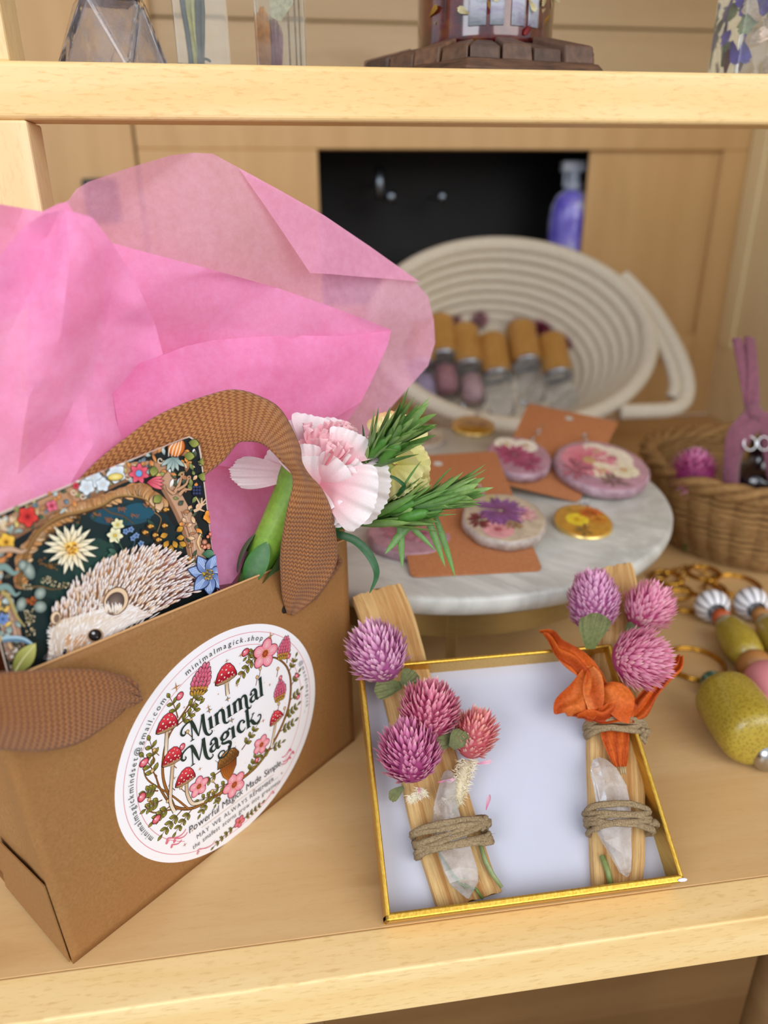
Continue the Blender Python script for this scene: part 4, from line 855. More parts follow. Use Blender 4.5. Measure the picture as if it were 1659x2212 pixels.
def carnation():
    Y=.277; base=ony(556,1222,Y-.012); neck=ony(648,1040,Y-.004); s=pxm(neck); hd=ony(672,1026,Y-.004); ax=(neck-base).normalized()
    t=thing('carnation',BG(.12,.004,.02),'pale pink carnation with frilled petals and thick green calyx leaning out of the bag','flower')
    # calyx
    m=MB(); T=frame(base,ax); L=(neck-base).length
    prof=[(.0036,-.012),(.0052,-.004),(.0058,.002),(.0066,.010),(.0070,L*.5),(.0078,L*.8),(.0090,L),(.0094,L+.003)]
    m.lathe(prof,T,28,col=[lin(c) for c in ('4d7a2c','4d7a2c','6b9a34','8ab83c','9cc648','86b23a','7aa436','8ab444')],rf=lambda a,z:1+.03*math.cos(a*10)); obj('calyx',m,LEAFM,t)
    m=MB()
    for k in range(5):
        a=k*1.26; o=T@V((.0058*math.cos(a),.0058*math.sin(a),-.006)); sd=T.to_3x3()@V((-math.sin(a),math.cos(a),0)); out=T.to_3x3()@V((math.cos(a),math.sin(a),0))
        blade(m,o,ax*.9+out*.22,.019,.0088,-out*.20,sd,'2f6a24','3d8030',fold=-.1)
    obj('bract',m,LEAFM,t,sub=1)
    m=MB(); m.tube([base-ax*.012,base-ax*.03+V((0,0,-.01)),BG(.11,.02,.03)],[.0028,.0026,.0026],10,col=lin('5d8a3c')); obj('stem',m,LEAFM,t)
    # petals: (dx,dy,toward viewer) direction in pixels, length px, width px, colours
    def D(x,y,z): return VX*x+VY*y+VZ*z
    outer=[(-1,.02,.10,150,52,.25,0),(-.8,.8,-.1,85,100,.1,1),(-.2,1,-.2,112,140,.1,2),(.5,1,-.1,105,140,.0,3),(1,.30,.0,142,66,.1,4),(1,-.22,.35,168,118,-.1,5),(.85,-.45,.4,120,110,-.1,6),(.42,-1,.5,112,92,-.1,7)]
    for x,y,z,L,W_,cu,k in outer:
        m=MB(); d=D(x,y,z); sd=D(-y,x,.1); 
        petal(m,hd+D(x,y,z)*.004,d,sd,L*s,W_*s*1.35,nrm=VZ,ruff=.10,curl=cu,c0='f3a2ac' if k in(5,6) else 'f8c6cc',c1='fff6f5',cedge='fffcfb',seed=k+3,teeth=13,tl=.07); obj('petal',m,PETAL,t,sub=1)
    top=ony(700,985,Y-.012)
    r=rnd(5)
    for k in range(30):
        a=r.random()*6.28; q=r.random()**.5; cx_=702+q*62*math.cos(a); cy_=978+q*40*math.sin(a)
        m=MB(); p=ony(cx_,cy_+26,Y-.004-.012*(1-q)); d=D(.25+.5*q*math.cos(a),.9+.2*q*math.sin(a),.25-.2*r.random()); sd=D(math.cos(a*2+k),.2*math.sin(k),math.sin(a*2+k))
        petal(m,p,d,sd,(50+20*r.random())*s,(58+26*r.random())*s,ruff=.34,curl=.1,c0='ee8f9c',c1='f9c3ca',cedge='fdd9dc',nu=20,nv=9,seed=k+40,teeth=9,tl=.10,w0=.35); obj('petal',m,PETAL,t,sub=1)
    # broad front petals lying over the ruffles
    for (px,py,x,y,z,L,W_,k) in ((690,1040,.9,-.38,.5,150,120,21),(688,1052,.7,.55,.6,92,80,31),(698,1062,1,.12,.6,104,80,32),(676,1060,.15,.95,.5,84,84,33),(728,1042,.65,.75,.35,72,70,34),(664,1045,-.15,.95,.45,92,80,35),(740,1000,.5,.86,.3,75,95,24),(690,1045,.3,-.95,.5,70,80,25)):
        m=MB(); petal(m,ony(px,py,Y-.014),D(x,y,z),D(-y,x,.1),L*s,W_*s*1.2,nrm=VZ,ruff=.12,curl=-.05,c0='f08a98',c1='fff1f0',cedge='fffaf9',seed=k,teeth=12,tl=.07); obj('petal',m,PETAL,t,sub=1)
carnation()
def yellow():
    Y=.285; t=thing('carnation',BG(.135,.004,.04),'pale yellow carnation behind the green buds, right of the pink carnation','flower')
    c=ony(880,990,Y); s=pxm(c); D=lambda x,y,z:VX*x+VY*y+VZ*z
    m=MB(); b=ony(800,1075,Y); m.tube([ony(742,1130,Y),ony(775,1100,Y),b,ony(835,1035,Y),ony(858,1012,Y)],[.003,.0035,.005,.0062,.0066],14,col=[lin(q) for q in ('5d8a34','6c9a3c','7cae44','9cc65c','c8dc7c')]); obj('calyx',m,LEAFM,t)
    for k,(px,py,x,y,z,L,W_) in enumerate(((850,985,-.05,1,.1,100,90),(865,980,.25,1,.0,80,80),(855,1000,.6,.7,.1,70,90),(875,1020,.95,.15,.2,55,90),(870,1030,.75,-.35,.35,60,95),(860,1000,-.4,.85,.0,80,80),(850,1030,.2,-.9,.4,50,80),(865,1010,.5,.3,.6,55,80),(860,960,-.15,1,-.1,70,60),(850,1010,.5,-.6,.5,75,80))):
        m=MB(); petal(m,ony(px,py,Y-.001*k),D(x,y,z),D(-y,x,.1),L*s,W_*s*1.2,nrm=VZ,ruff=.16,c0='f3f08c',c1='f7f6b4',cedge='fbf3b0' if k not in (0,5) else 'f8c890',seed=k+60,teeth=9,tl=.08); obj('petal',m,PETAL,t,sub=1)
yellow()
def budhead(lab, base, pts, Y, rows, seed, spr, magenta=False, stemend=None):
    """cluster of narrow green bracts; pts: axis pixels from neck to tip"""
    t=thing('flower_bud',BG(.13,.004,.03),lab,'flower bud','green bud clusters sticking out of the gift bag'); r=rnd(seed)
    if stemend:
        m=MB(); m.tube([V(q) for q in stemend],.0016,8,col=lin('3f7a2c')); obj('stem',m,LEAFM,t)
    ax=[ony(x,y,Y-.004*i) for i,(x,y) in enumerate(pts)]
    for i in range(rows):
        f=r.random(); k=f*(len(ax)-1.001); a=ax[int(k)].lerp(ax[int(k)+1],k-int(k)); d0=(ax[-1]-ax[0]).normalized()
        ang=r.random()*6.283; sd=d0.orthogonal().normalized(); q=Matrix.Rotation(ang,3,d0)@sd; sp=spr*(.25+.75*r.random())*(1.1-.3*f)
        m=MB(); L=(.012+.016*r.random())*(1.05-.25*f); w_=.0010+.0034*r.random()**1.6
        blade(m,a+q*.0025,d0+q*sp,L,w_*(1.5 if r.random()<.3 else 1),q*(.15*(r.random()-.6))+d0*.1,d0.cross(q),r.choice(('4a7c2a','568a2e','3c6a26')),r.choice(('8cb858','6ba040','9cc468')),n=8)
        obj('bract',m,LEAFM,t)
    if magenta:
        for (x1,y1,x2,y2,w0) in ((862,1100,868,1216,.0030),(900,1118,842,1196,.0034),(935,1100,978,1236,.0026),(915,1100,955,1215,.0028),(860,1115,930,1190,.0022),(860,1070,918,990,.0009),(930,1060,985,1010,.0008)):
            m=MB(); p=ony(x1,y1,Y-.006); q2=ony(x2,y2,Y-.012); d=q2-p; blade(m,p,d+VY*.004,d.length,w0,VY*-.12,d.cross(VZ),'4a7c2a','6ba040',n=8); obj('bract',m,LEAFM,t)
    for k in range(5):
        m=MB(); a=ax[1].lerp(ax[-1],.2+.15*k); q=Matrix.Rotation(k*1.4,3,(ax[-1]-ax[0]).normalized())@(ax[-1]-ax[0]).orthogonal().normalized()
        m.ell(a+q*.004,((ax[-1]-ax[0]).normalized()*.0075,q*.0026,(ax[-1]-ax[0]).normalized().cross(q)*.0026),12,8,col=lin('568f38')); obj('bud',m,LEAFM,t)
    if magenta:
        m=MB(); a=ony(968,1092,Y-.012); petal(m,a,VX*1+VY*.25,VY,.0058,.0048,c0='7a1c58',c1='b0307c',ruff=.2,seed=3,teeth=5); obj('petal',m,PETAL,t,label='magenta petal tip')
budhead('spiky green bud cluster pointing right over the marble stand, magenta petal tip showing',(0,0),[(780,1128),(830,1118),(880,1100),(930,1080),(958,1078)],.272,110,7,.45,True,[ony(700,1150,.268),ony(735,1136,.27),ony(800,1122,.272)])
budhead('spiky green bud cluster pointing up right in front of the yellow carnation',(0,0),[(788,1010),(808,985),(832,962),(852,948)],.270,80,13,.50,False,[ony(720,1120,.27),ony(765,1045,.27),ony(790,1008,.270)])
def longleaf(name,P,w_,lab,c0='2c5a30',c1='34683a'):
    m=MB(); C=crom(P,8); ids=[]; n=len(C)
    for i,c in enumerate(C):
        p=ony(c[0],c[1],c[2]); a=C[max(0,i-1)]; b=C[min(n-1,i+1)]; t=(ony(b[0],b[1],b[2])-ony(a[0],a[1],a[2])).normalized(); sd=t.cross(VZ).normalized(); f=i/(n-1); ww=w_*(math.sin(math.pi*(.15+.85*f))**.7 if f<1 else .02)
        cc=mixc(lin(c0),lin(c1),f); ids.append((m.add(p-sd*ww/2+VZ*ww*.2,cc),m.add(p,cc),m.add(p+sd*ww/2+VZ*ww*.2,cc)))
    for a,b in zip(ids,ids[1:]): m.face(a[0],a[1],b[1],b[0]); m.face(a[1],a[2],b[2],b[1])
    o=obj(name,m,LEAFM); tag(o,lab,'leaf'); return o
longleaf('leaf_blade',[(700,1140,.270),(725,1152,.266),(765,1166,.262),(793,1192,.258),(811,1225,.255),(812,1250,.254),(798,1282,.253)],.0034,'long narrow green leaf curving down from the gift bag beside the palo santo stick')
longleaf('leaf_blade',[(825,1118,.272),(848,1085,.268),(866,1060,.265),(872,1048,.264),(846,1030,.264),(815,1028,.266)],.0018,'thin curled green leaf between the two bud clusters')
longleaf('leaf_blade',[(790,1010,.268),(784,985,.266),(786,950,.264),(783,916,.263)],.0012,'thin upright green leaf tip in front of the pink tissue')
# ---------------------------------------------------------------- gold box lid leaning on the stand, with two bundles
TA=R(34); BN=V((0,-math.sin(TA),math.cos(TA))); BE=V((0,math.cos(TA),math.sin(TA))); BO=V((.0245,.1887,.0004)); BW=.1165; BLN=.0985; BH=.0135
def BX(x,y,h=0): return BO+V((x,0,0))+BE*y+BN*h
TB=Matrix.Translation(BO)@Matrix((V((1,0,0)),BE,BN)).transposed().to_4x4()
gold=NT('gold_foil'); fn_=gold.noise(gold.coord((900,60,900)),1.2,4); gold.set(Base_Color=gold.mix(lin('c2942e'),lin('dcb450'),gold.ramp(fn_,[(.3,0.0),(.7,1.0)])),Metallic=.85,Roughness=.30); gold.bump(fn_,.25,.0003); GOLD=gold.m
gb=thing('gold_box_lid',BX(BW/2,0,0),'shallow gold foil box lid lined with white paper, tilted up against the cake stand','box')
th=.0019
mb=MB(); mb.box((0,0,0),(BW,BLN,.0010),T=TB); obj('base',mb,GOLD,gb,smooth=False)
for nm,a,b in (('wall',(0,0,.0),(BW,th*1.5,BH)),('wall',(0,BLN-th,0),(BW,BLN,BH)),('wall',(0,0,0),(th,BLN,BH)),('wall',(BW-th,0,0),(BW,BLN,BH))):
    mb=MB(); mb.box(a,b,T=TB); obj(nm,mb,GOLD,gb,smooth=False,bevel=.0008,seg=3)
LP=plain('white_lining','bcbecb',.5,noisy=.02,nscale=60)
mb=MB(); mb.box((th,th,.0010),(BW-th,BLN-th,.0014),T=TB); obj('paper_lining',mb,LP,gb,smooth=False)
mb=MB(); c=BX(BW-.0012,.0008,BH+.0002); mb.ell(c,(V((.0020,0,0)),BE*.0007,BN*.0004),12,6,col=lin('e8e6ee')); obj('torn_corner',mb,attr('white_core',.7),gb,label='white paper core showing at the worn corner')
PS=NT('palo_santo_wood'); 
def palomat(name,ang):
    t=NT(name); co=t.coord((1,1,1),rot=(0,0,0)); q=t.new('Mapping'); tc_=t.new('TexCoord'); t.link(tc_.outputs['UV'],q.inputs[0]); q.inputs['Scale'].default_value=(8,.8,1)
    a=t.noise(q.outputs[0],1.0,6,.6,.5); q2=t.new('Mapping'); t.link(tc_.outputs['UV'],q2.inputs[0]); q2.inputs['Scale'].default_value=(60,5,1); b=t.noise(q2.outputs[0],1.4,5,.7,.3)
    c=t.mix(lin('e2bd80'),lin('c08a50'),t.ramp(a,[(.40,0.0),(.62,1.0)])); c=t.mix(c,lin('8c5c30'),t.mix(0.0,.7,t.ramp(b,[(.52,0.0),(.66,1.0)]))); c=t.mix(c,lin('efd7a4'),t.mix(0.0,.5,t.ramp(a,[(.25,1.0),(.40,0.0)])))
    t.set(Base_Color=c,Roughness=.7,Specular_IOR_Level=.2); t.bump(b,.7,.0008); return t.m
PALO=palomat('palo_santo',0)
HEMP=NT('hemp_twine'); hn=HEMP.noise(HEMP.coord(),1600,5,.7); HEMP.set(Base_Color=HEMP.mix(lin('6f5b3e'),lin('bda47c'),HEMP.ramp(hn,[(.3,0.0),(.7,1.0)])),Roughness=.9); HEMP.bump(hn,.8,.0008); HEMP=HEMP.m
BRACT=attr('amaranth_bract',.5,.3,trans=.22,sss=0)
CRY=glass('clear_quartz',(1,1,1),.05,1.46,milk=.34,milkcol='ffffff'); 
def hpt(x,y,h): return onpl(x,y,BO+BN*h,BN)
def amar(e, x, y, h, ra, rb, rot, pal, seed, n=230, tipc='f8e6d4', k=1.0, tilt=.25, name='globe_amaranth'):
    """globe amaranth head: ra across px, rb along px, rot = image angle of its top (deg, 90 = up)"""
    c=hpt(x,y,h); s=pxm(c); A_=VX*math.cos(R(rot))+VY*math.sin(R(rot))+VZ*tilt; A_.normalize(); X=A_.cross(VZ).normalized(); Z=X.cross(A_)
    a,b=ra*s*1.04,rb*s*1.06; r=rnd(seed); m=MB()
    m.ell(c,(X*a*.80,Z*a*.80,A_*b*.80),16,12,col=lin(pal[2]))
    for i in range(n):
        zc=1-1.86*(i+.5)/n; ph=i*2.399963+r.uniform(-.12,.12); rr_=math.sqrt(max(0,1-zc*zc)); nn=X*(rr_*math.cos(ph))+Z*(rr_*math.sin(ph))+A_*zc
        pos=c+X*(a*.70*rr_*math.cos(ph))+Z*(a*.70*rr_*math.sin(ph))+A_*(b*.72*zc)
        d=(nn*(.75+.55*r.random())+A_*(1.0-.3*zc)+V((r.uniform(-1,1),r.uniform(-1,1),r.uniform(-1,1)))*.20).normalized(); sd=d.cross(nn+V((.001,.002,.003))).normalized() if abs(d.dot(nn))<.999 else d.orthogonal()
        L=(.26+.22*r.random())*min(a,b)*k*1.15; w_=(.15+.03*r.random())*min(a,b); nr=sd.cross(d); c0=lin(pal[0]); c1=lin(r.choice(pal[1:2]+[pal[3]])); ct=mixc(c1,lin(tipc),.35+.3*r.random()) if r.random()>.10 else lin('fbeccd')
        if zc<-.55: ct=mixc(ct,lin('f0d8c8'),.45); c1=mixc(c1,lin('f0cfc8'),.4)
        P=[(0,.35,c0),(.35,1.0,mixc(c0,c1,.5)),(.7,.72,c1),(1.0,.0,ct)]
        ids=[]
        for (t,wf,cc) in P:
            p=pos+d*(L*t)+A_*(L*.10*t*t); hh=.30*w_*wf
            if wf==0: ids.append((m.add(p,cc),))
            else: ids.append((m.add(p-sd*w_*wf*.5,cc),m.add(p+nr*hh,mixc(cc,(1,1,1),.12)),m.add(p+sd*w_*wf*.5,cc)))
        for q in range(2): u,v=ids[q],ids[q+1]; m.face(u[0],u[1],v[1],v[0]); m.face(u[1],u[2],v[2],v[1])
        u,v=ids[2],ids[3]; m.face(u[0],u[1],v[0]); m.face(u[1],u[2],v[0])
    o=obj(name,m,BRACT,e); return o,c,A_
DRYL=attr('dry_leaf',.7,.2,trans=.1,noisy=.3,nscale=700)
def dryleaf(par, x,y,h, dx,dy, L,W_, c='6b7048', seed=0):
    m=MB(); p=hpt(x,y,h); s=pxm(p); petal(m,p,VX*dx+VY*dy+VZ*.25,VX*(-dy)+VY*dx,L*s,W_*s,nrm=VZ,ruff=.16,curl=.1,c0=c,c1='858a5c',seed=seed,teeth=3,tl=.02,w0=.3); return obj('leaf',m,DRYL,par,sub=1)
def stick(par, P, th_=.0052, seed=0):
    """P: rows of (xl,yl,xr,yr,h) from bottom to top, outline of the face"""
    C=crom(P,6); m=MB(); rows=[]; r=rnd(seed); n=len(C); L=0; last=None
    for i,c in enumerate(C):
        a=hpt(c[0],c[1],c[4]); b=hpt(c[2],c[3],c[4]+(c[5] if len(c)>5 else 0)); mid=(a+b)/2
        if last is not None: L+=(mid-last).length
        last=mid; row=[]
        for q in range(13):
            f=q/12; p=a.lerp(b,f); bump=.0006*nz((f*6+seed,i*.16,0))+.0003*nz((f*22+seed,i*.05,4)); edge=-.0012*(abs(2*f-1)**6)
            if i in (0,n-1): p=p+(hpt(c[0],c[1]-30,c[4])-a).normalized()*(.0010*nz((f*9,seed,i))) 
            row.append(m.add(p+BN*(bump+edge),(1,1,1),(f,L/.12)))
        rows.append(row)
        for q in (12,0):
            f=q/12; p=a.lerp(b,f); row.append(m.add(p-BN*th_+(b-a).normalized()*(.0004 if q else -.0004),(1,1,1),(f+.13,L/.12)))
    for a,b in zip(rows,rows[1:]):
        N=len(a)
        for q in range(N): m.face(a[q],a[(q+1)%N],b[(q+1)%N],b[q])
    m.face(*rows[0][::-1]); m.face(*rows[-1])
    return obj('wood_stick',m,PALO,par,auto=45)
def twine(par, pts, h, wraps, spread, rad=.0011, seed=0, back=.008, lift=.0012, knot=None):
    """pts = two pixel points across the stick; loops run round it"""
    a=hpt(pts[0][0],pts[0][1],h); b=hpt(pts[1][0],pts[1][1],h); ax=(b-a).normalized(); up=BN; al=up.cross(ax).normalized(); r=rnd(seed); W_=(b-a).length; m=MB(); P=[]
    N=22
    for k in range(wraps*N+1):
        t=k/N; ang=2*math.pi*t; x=math.cos(ang); z=math.sin(ang); f=.5-.5*x
        sx=(abs(x)**.6)*(1 if x>0 else -1); sz=(abs(z)**.55)*(1 if z>0 else -1)
        mid=(a+b)/2; hz=(back/2)*sz-back/2+lift+ (.0018*math.exp(-((f-.45)/.22)**2) if z>0 else 0)
        off=.5*spread*math.sin(t*2.6+seed)+.0008*math.sin(t*7.3+seed)+.0012*math.sin(ang+seed)*.6
        P.append(mid-ax*(sx*(W_/2+.0008))+up*hz+al*off)
    m.tube(P,[rad*(1+.22*math.sin(i*.9)) for i in range(len(P))],7)
    Q=[p+up*.0003+al*(.0006*math.sin(i*1.1))+ax*.0004*math.cos(i*1.1) for i,p in enumerate(P)]; m.tube(Q,rad*.75,6)
    if knot:
        c=hpt(*knot,h+.001)
        for k in range(5):
            d=Matrix.Rotation(r.random()*6.28,3,V((r.random(),r.random(),r.random())).normalized())@V((1,0,0)); m.tube([c-d*.0035,c+V((r.uniform(-1,1),r.uniform(-1,1),r.uniform(-1,1)))*.0014,c+d*.0035],rad,7)
    for k in range(26):
        p=P[r.randrange(len(P))]; d=V((r.uniform(-1,1),r.uniform(-1,1),r.uniform(0,1))).normalized(); m.tube([p,p+d*.0016,p+d*.0026+V((r.uniform(-1,1),r.uniform(-1,1),0))*.0006],[.00007]*3,3)
    return obj('twine',m,HEMP,par)
def crystal(par, rings, tip0, tip1, seed=0, lab='clear quartz point'):
    """rings: (x,y,half width px, height h, thickness) along the crystal"""
    m=MB(); rows=[]; r=rnd(seed); prev=None
    pts=[hpt(q[0],q[1],q[3]) for q in rings]; d=(pts[-1]-pts[0]).normalized(); sd=d.cross(BN).normalized()
    for (q,p) in zip(rings,pts):
        s=pxm(p); w_=q[2]*s*1.22; hh=q[4]; row=[]
        for k in range(6):
            an=R(20+60*k+(q[5] if len(q)>5 else 0)); row.append(m.add(p+sd*(w_*math.cos(an))+BN*(hh*math.sin(an))+d*(.0006*math.sin(k*2.1+seed))))
        rows.append(row)
    for a,b in zip(rows,rows[1:]):
        for k in range(6): m.face(a[k],a[(k+1)%6],b[(k+1)%6],b[k])
    for row,tp in ((rows[0],tip0),(rows[-1],tip1)):
        if tp: 
            c=m.add(hpt(*tp))
            for k in range(6): m.face(row[k],row[(k+1)%6],c)
        else: m.face(*row)
    o=obj('quartz_crystal',m,CRY,par,smooth=False,bevel=.0003,seg=2,label=lab); return o
PK=['bc5088','e48ab4','a84478','dd7cb0']; PK2=['c04c78','e47c9c','a83c60','ec92aa']; PK3=['cc5c8c','f29cbc','b84474','f6b0c6']; CO=['dc7878','f4a494','c86068','ee9498']; LI=['c470a4','e4a0c8','a8588a','eab4d4']
# left bundle
b1=thing('palo_santo_bundle',BX(.033,.006,.002),'left palo santo bundle in the gold lid with three pink and one coral globe flower','smudge bundle')
stick(b1,[(950,1967,1086,1925,.0060),(922,1880,1060,1860,.0062),(888,1770,1022,1740,.0064),(862,1640,985,1620,.0068),(830,1500,935,1470,.0072),(800,1400,912,1385,.0080),(775,1320,893,1320,.0090),(762,1287,866,1258,.0100)],seed=2)
for (x,y,h,ra,rb,rot,pal,sd,n,kk) in ((818,1416,.0215,66,70,112,LI,1,250,1.0),(926,1540,.0205,66,62,80,PK2,2,270,1.0),(886,1632,.0205,68,66,95,PK,3,280,1.08),(1024,1590,.0170,48,60,72,CO,4,170,1.1)):
    o,c,ax=amar(b1,x,y,h,ra,rb,rot,pal,sd,int(n*1.4),k=kk*.95)
    if sd==1: dryleaf(o,868,1480,.016,-.9,-.1,62,46,'5d6a40',1); dryleaf(o,870,1480,.017,.55,.75,44,44,'6b7850',2)
    if sd==4: dryleaf(o,985,1600,.016,-.75,.15,46,46,'5f6a48',3); dryleaf(o,975,1615,.018,.5,.65,52,50,'7a8058',4)
    if sd==3: dryleaf(o,872,1700,.012,-.5,-.3,40,26,'5f6a48',5)
# woolly seed tail under the coral flower
m=MB(); r=rnd(8)
for k in range(900):
    t=r.random(); x=1012-34*t; y=1640+95*t; p=hpt(x+r.uniform(-1,1)*20,y,.0125+r.uniform(-.002,.002)); d=(VX*r.uniform(-1,1)+VY*r.uniform(-.9,.5)+VZ*r.uniform(-.2,1)).normalized(); q=p+d*(.0018+.0012*r.random())
    sd=d.orthogonal().normalized()*.00016; c=lin(r.choice(('e9dfc0','f6f0da','d8c8a0','efe2c4'))); m.face(m.add(p-sd,c),m.add(p+sd,c),m.add(q,c))
for x,y in ((900,1718),(912,1712),(890,1724),(905,1706)):
    for k in range(70):
        p=hpt(x+r.uniform(-8,8),y+r.uniform(-6,6),.0125); d=(VX*r.uniform(-1,1)+VY*r.uniform(-1,.3)+VZ*r.uniform(0,1)).normalized(); sd=d.orthogonal().normalized()*.00015; c=lin('f4efd8'); m.face(m.add(p-sd,c),m.add(p+sd,c),m.add(p+d*.0024,c))
m.tube([hpt(1008,1645,.012),hpt(985,1720,.0115),hpt(978,1760,.0095)],[.0022,.0028,.0010],8,col=lin('e6dab8')); obj('seed_fluff',m,BRACT,b1,label='cream woolly seed tail under the coral flower')
m=MB(); m.tube([hpt(882,1478,.0125),hpt(895,1510,.0115),hpt(905,1540,.010)],[.0008,.0007,.0007],7,col=lin('9aa06c')); obj('stem',m,LEAFM,b1)
m=MB(); m.tube([hpt(1035,1815,.0085),hpt(1048,1860,.0085),hpt(1064,1890,.0080),hpt(1084,1917,.0078)],[.0010,.0012,.0011,.0008],7,col=lin('9ba870'),sq=.6); obj('stem',m,LEAFM,b1)
m=MB(); m.tube([hpt(950,1840,.0082),hpt(985,1890,.0075),hpt(1028,1920,.0076),hpt(1043,1942,.0074)],.0006,6,col=lin('6c8a40')); obj('stem',m,LEAFM,b1)
crystal(b1,[(968,1667,9,.0120,.0022),(968,1690,17,.0125,.0034),(962,1730,22,.0125,.0042),(966,1780,31,.0122,.0050),(980,1830,34,.0118,.0052),(996,1880,34,.0116,.0052),(1003,1905,30,.0114,.0046)],None,(1012,1944,.0088),3,'clear quartz point, milky at its upper end')
twine(b1,[(900,1822),(1050,1788)],.0105,7,.0088,.00108,3,back=.0125,lift=.0042,knot=(1044,1776))
for (x,y,dx,dy,L) in ((1050,1750,.2,1,38),(945,1690,.9,.2,40),(905,1700,.1,-1,28),(1030,1650,.9,.2,34)):
    m=MB(); p=hpt(x,y,.014); petal(m,p,VX*dx+VY*dy+VZ*.1,VX*(-dy)+VY*dx,L*pxm(p),9*pxm(p),c0='d05a8c',c1='f4c4d0',seed=x,teeth=3,ruff=.2,nu=8,nv=6); obj('fallen_bract',m,PETAL,b1)
# right bundle
b2=thing('palo_santo_bundle',BX(.094,.006,.002),'right palo santo bundle in the gold lid with a dried orange bloom','smudge bundle')
stick(b2,[(1287,1916,1390,1908,.0066),(1283,1840,1396,1838,.0068),(1279,1720,1396,1718,.0070),(1276,1600,1392,1600,.0072),(1284,1450,1388,1445,.0074),(1290,1300,1382,1290,.0082),(1292,1245,1376,1244,.0090),(1300,1226,1366,1214,.0090)],seed=5,th_=.006)
for (x,y,h,ra,rb,rot,pal,sd,n,kk) in ((1282,1306,.0200,62,84,92,LI,11,380,.86),(1396,1318,.0170,56,58,60,PK3,12,300,1.15),(1374,1424,.0235,70,62,20,PK3,13,380,1.2)):
    o,c,ax=amar(b2,x,y,h,ra*.92,rb*.94,rot,pal,sd,int(n*1.3),k=kk*.95,tipc='f9c8d4',tilt=.2 if sd!=13 else .7)
    if sd==11: dryleaf(o,1275,1402,.027,.05,1,86,66,'66703e',7)
    if sd==12: dryleaf(o,1352,1352,.014,.7,-.2,46,50,'55603c',8)
ORG=attr('dried_orange_petal',.6,.25,trans=.30,noisy=.30,nscale=900,bump=.5)
of=MB(); 
def oribbon(P, tw=.0, n=10, ruf=.0012, c0='c8521c', c1='ee7428', seed=0, nm='petal', vein=5, par=None):
    """P: (x1,y1,x2,y2,h1,h2) paired edges"""
    C=crom(P,8); m=MB(); nu=14; ids=[]
    for i,c in enumerate(C):
        a=hpt(c[0],c[1],c[4]); b=hpt(c[2],c[3],c[5]); row=[]
        for q in range(nu+1):
            f=q/nu; hh=ruf*math.sin(f*vein*3.14+seed+.6*math.sin(i*.35))+.5*ruf*nz((f*8+seed,i*.3,1)); cc=mixc(lin(c0),lin(c1),.5+.5*math.sin(f*vein*2.1+i*.15+seed))
            row.append(m.add(a.lerp(b,f)+BN*hh,cc))
        ids.append(row)
    for a,b in zip(ids,ids[1:]):
        for q in range(nu): m.face(a[q],b[q],b[q+1],a[q+1])
    return obj(nm,m,ORG,par,solid=.00025,sub=1)
ob=oribbon([(1293,1572,1360,1566,.0100,.0100),(1300,1600,1358,1600,.0105,.0105),(1312,1630,1357,1628,.0104,.0104),(1325,1656,1353,1656,.0102,.0102)],vein=8,ruf=.0007,seed=1,nm='dried_orange_flower',par=b2); ob['label']='dried orange trumpet-shaped bloom with curled petals'
oribbon([(1164,1363,1180,1372,.0150,.0165),(1192,1362,1186,1395,.0175,.0160),(1215,1385,1205,1428,.0200,.0160),(1250,1402,1232,1452,.0210,.0170),(1282,1432,1262,1478,.0205,.0170),(1305,1465,1290,1510,.0185,.0150),(1318,1500,1310,1540,.0150,.0130)],seed=2,par=ob,vein=4,ruf=.0014)
oribbon([(1196,1540,1235,1545,.0140,.0130),(1200,1510,1262,1552,.0170,.0150),(1232,1478,1282,1556,.0195,.0160),(1262,1440,1300,1520,.0200,.0180),(1276,1440,1310,1480,.0190,.0170)],seed=3,par=ob,vein=3,ruf=.0018,c0='d05a1e',c1='f08238')
oribbon([(1238,1545,1252,1550,.0150,.0150),(1268,1520,1285,1562,.0180,.0150),(1300,1525,1310,1564,.0190,.0150),(1330,1500,1340,1562,.0200,.0150),(1355,1490,1366,1562,.0195,.0150),(1376,1512,1368,1565,.0170,.0150)],seed=4,par=ob,vein=3,ruf=.0016,c0='b8441a',c1='ea6c26')
oribbon([(1300,1480,1290,1500,.0180,.0170),(1330,1470,1310,1530,.0215,.0180),(1358,1482,1340,1556,.0215,.0180),(1372,1505,1362,1562,.0195,.0170)],seed=5,par=ob,vein=2,ruf=.0012,c0='e06420',c1='f58436')
oribbon([(1476,1418,1462,1414,.0160,.0165),(1472,1448,1452,1432,.0170,.0165),(1450,1470,1428,1448,.0170,.0160),(1420,1505,1398,1480,.0165,.0150),(1400,1545,1372,1510,.0150,.0140),(1376,1556,1356,1530,.0130,.0130)],seed=6,par=ob,vein=4,ruf=.0012)
oribbon([(1282,1440,1268,1446,.0205,.0200),(1300,1462,1258,1480,.0220,.0200),(1305,1500,1262,1510,.0220,.0200),(1300,1530,1268,1534,.0195,.0180)],seed=7,par=ob,vein=2,ruf=.0010,c0='d86020',c1='f59450')
m=MB()
for k in range(3): m.tube([hpt(1340+k*4,1655,.0098),hpt(1342+k*5,1672,.0092)],.0003,5,col=lin('c8b890'))
obj('calyx_fibre',m,LEAFM,b2); m=MB(); m.tube([hpt(1300,1848,.0080),hpt(1312,1880,.0080),hpt(1320,1914,.0078)],[.0011,.0012,.0012],7,col=lin('8fa05c')); obj('stem',m,LEAFM,b2)
m=MB(); m.tube([hpt(1385,1545,.012),hpt(1396,1566,.011),hpt(1402,1580,.010)],.0005,6,col=lin('a8a878')); obj('stem',m,LEAFM,b2)
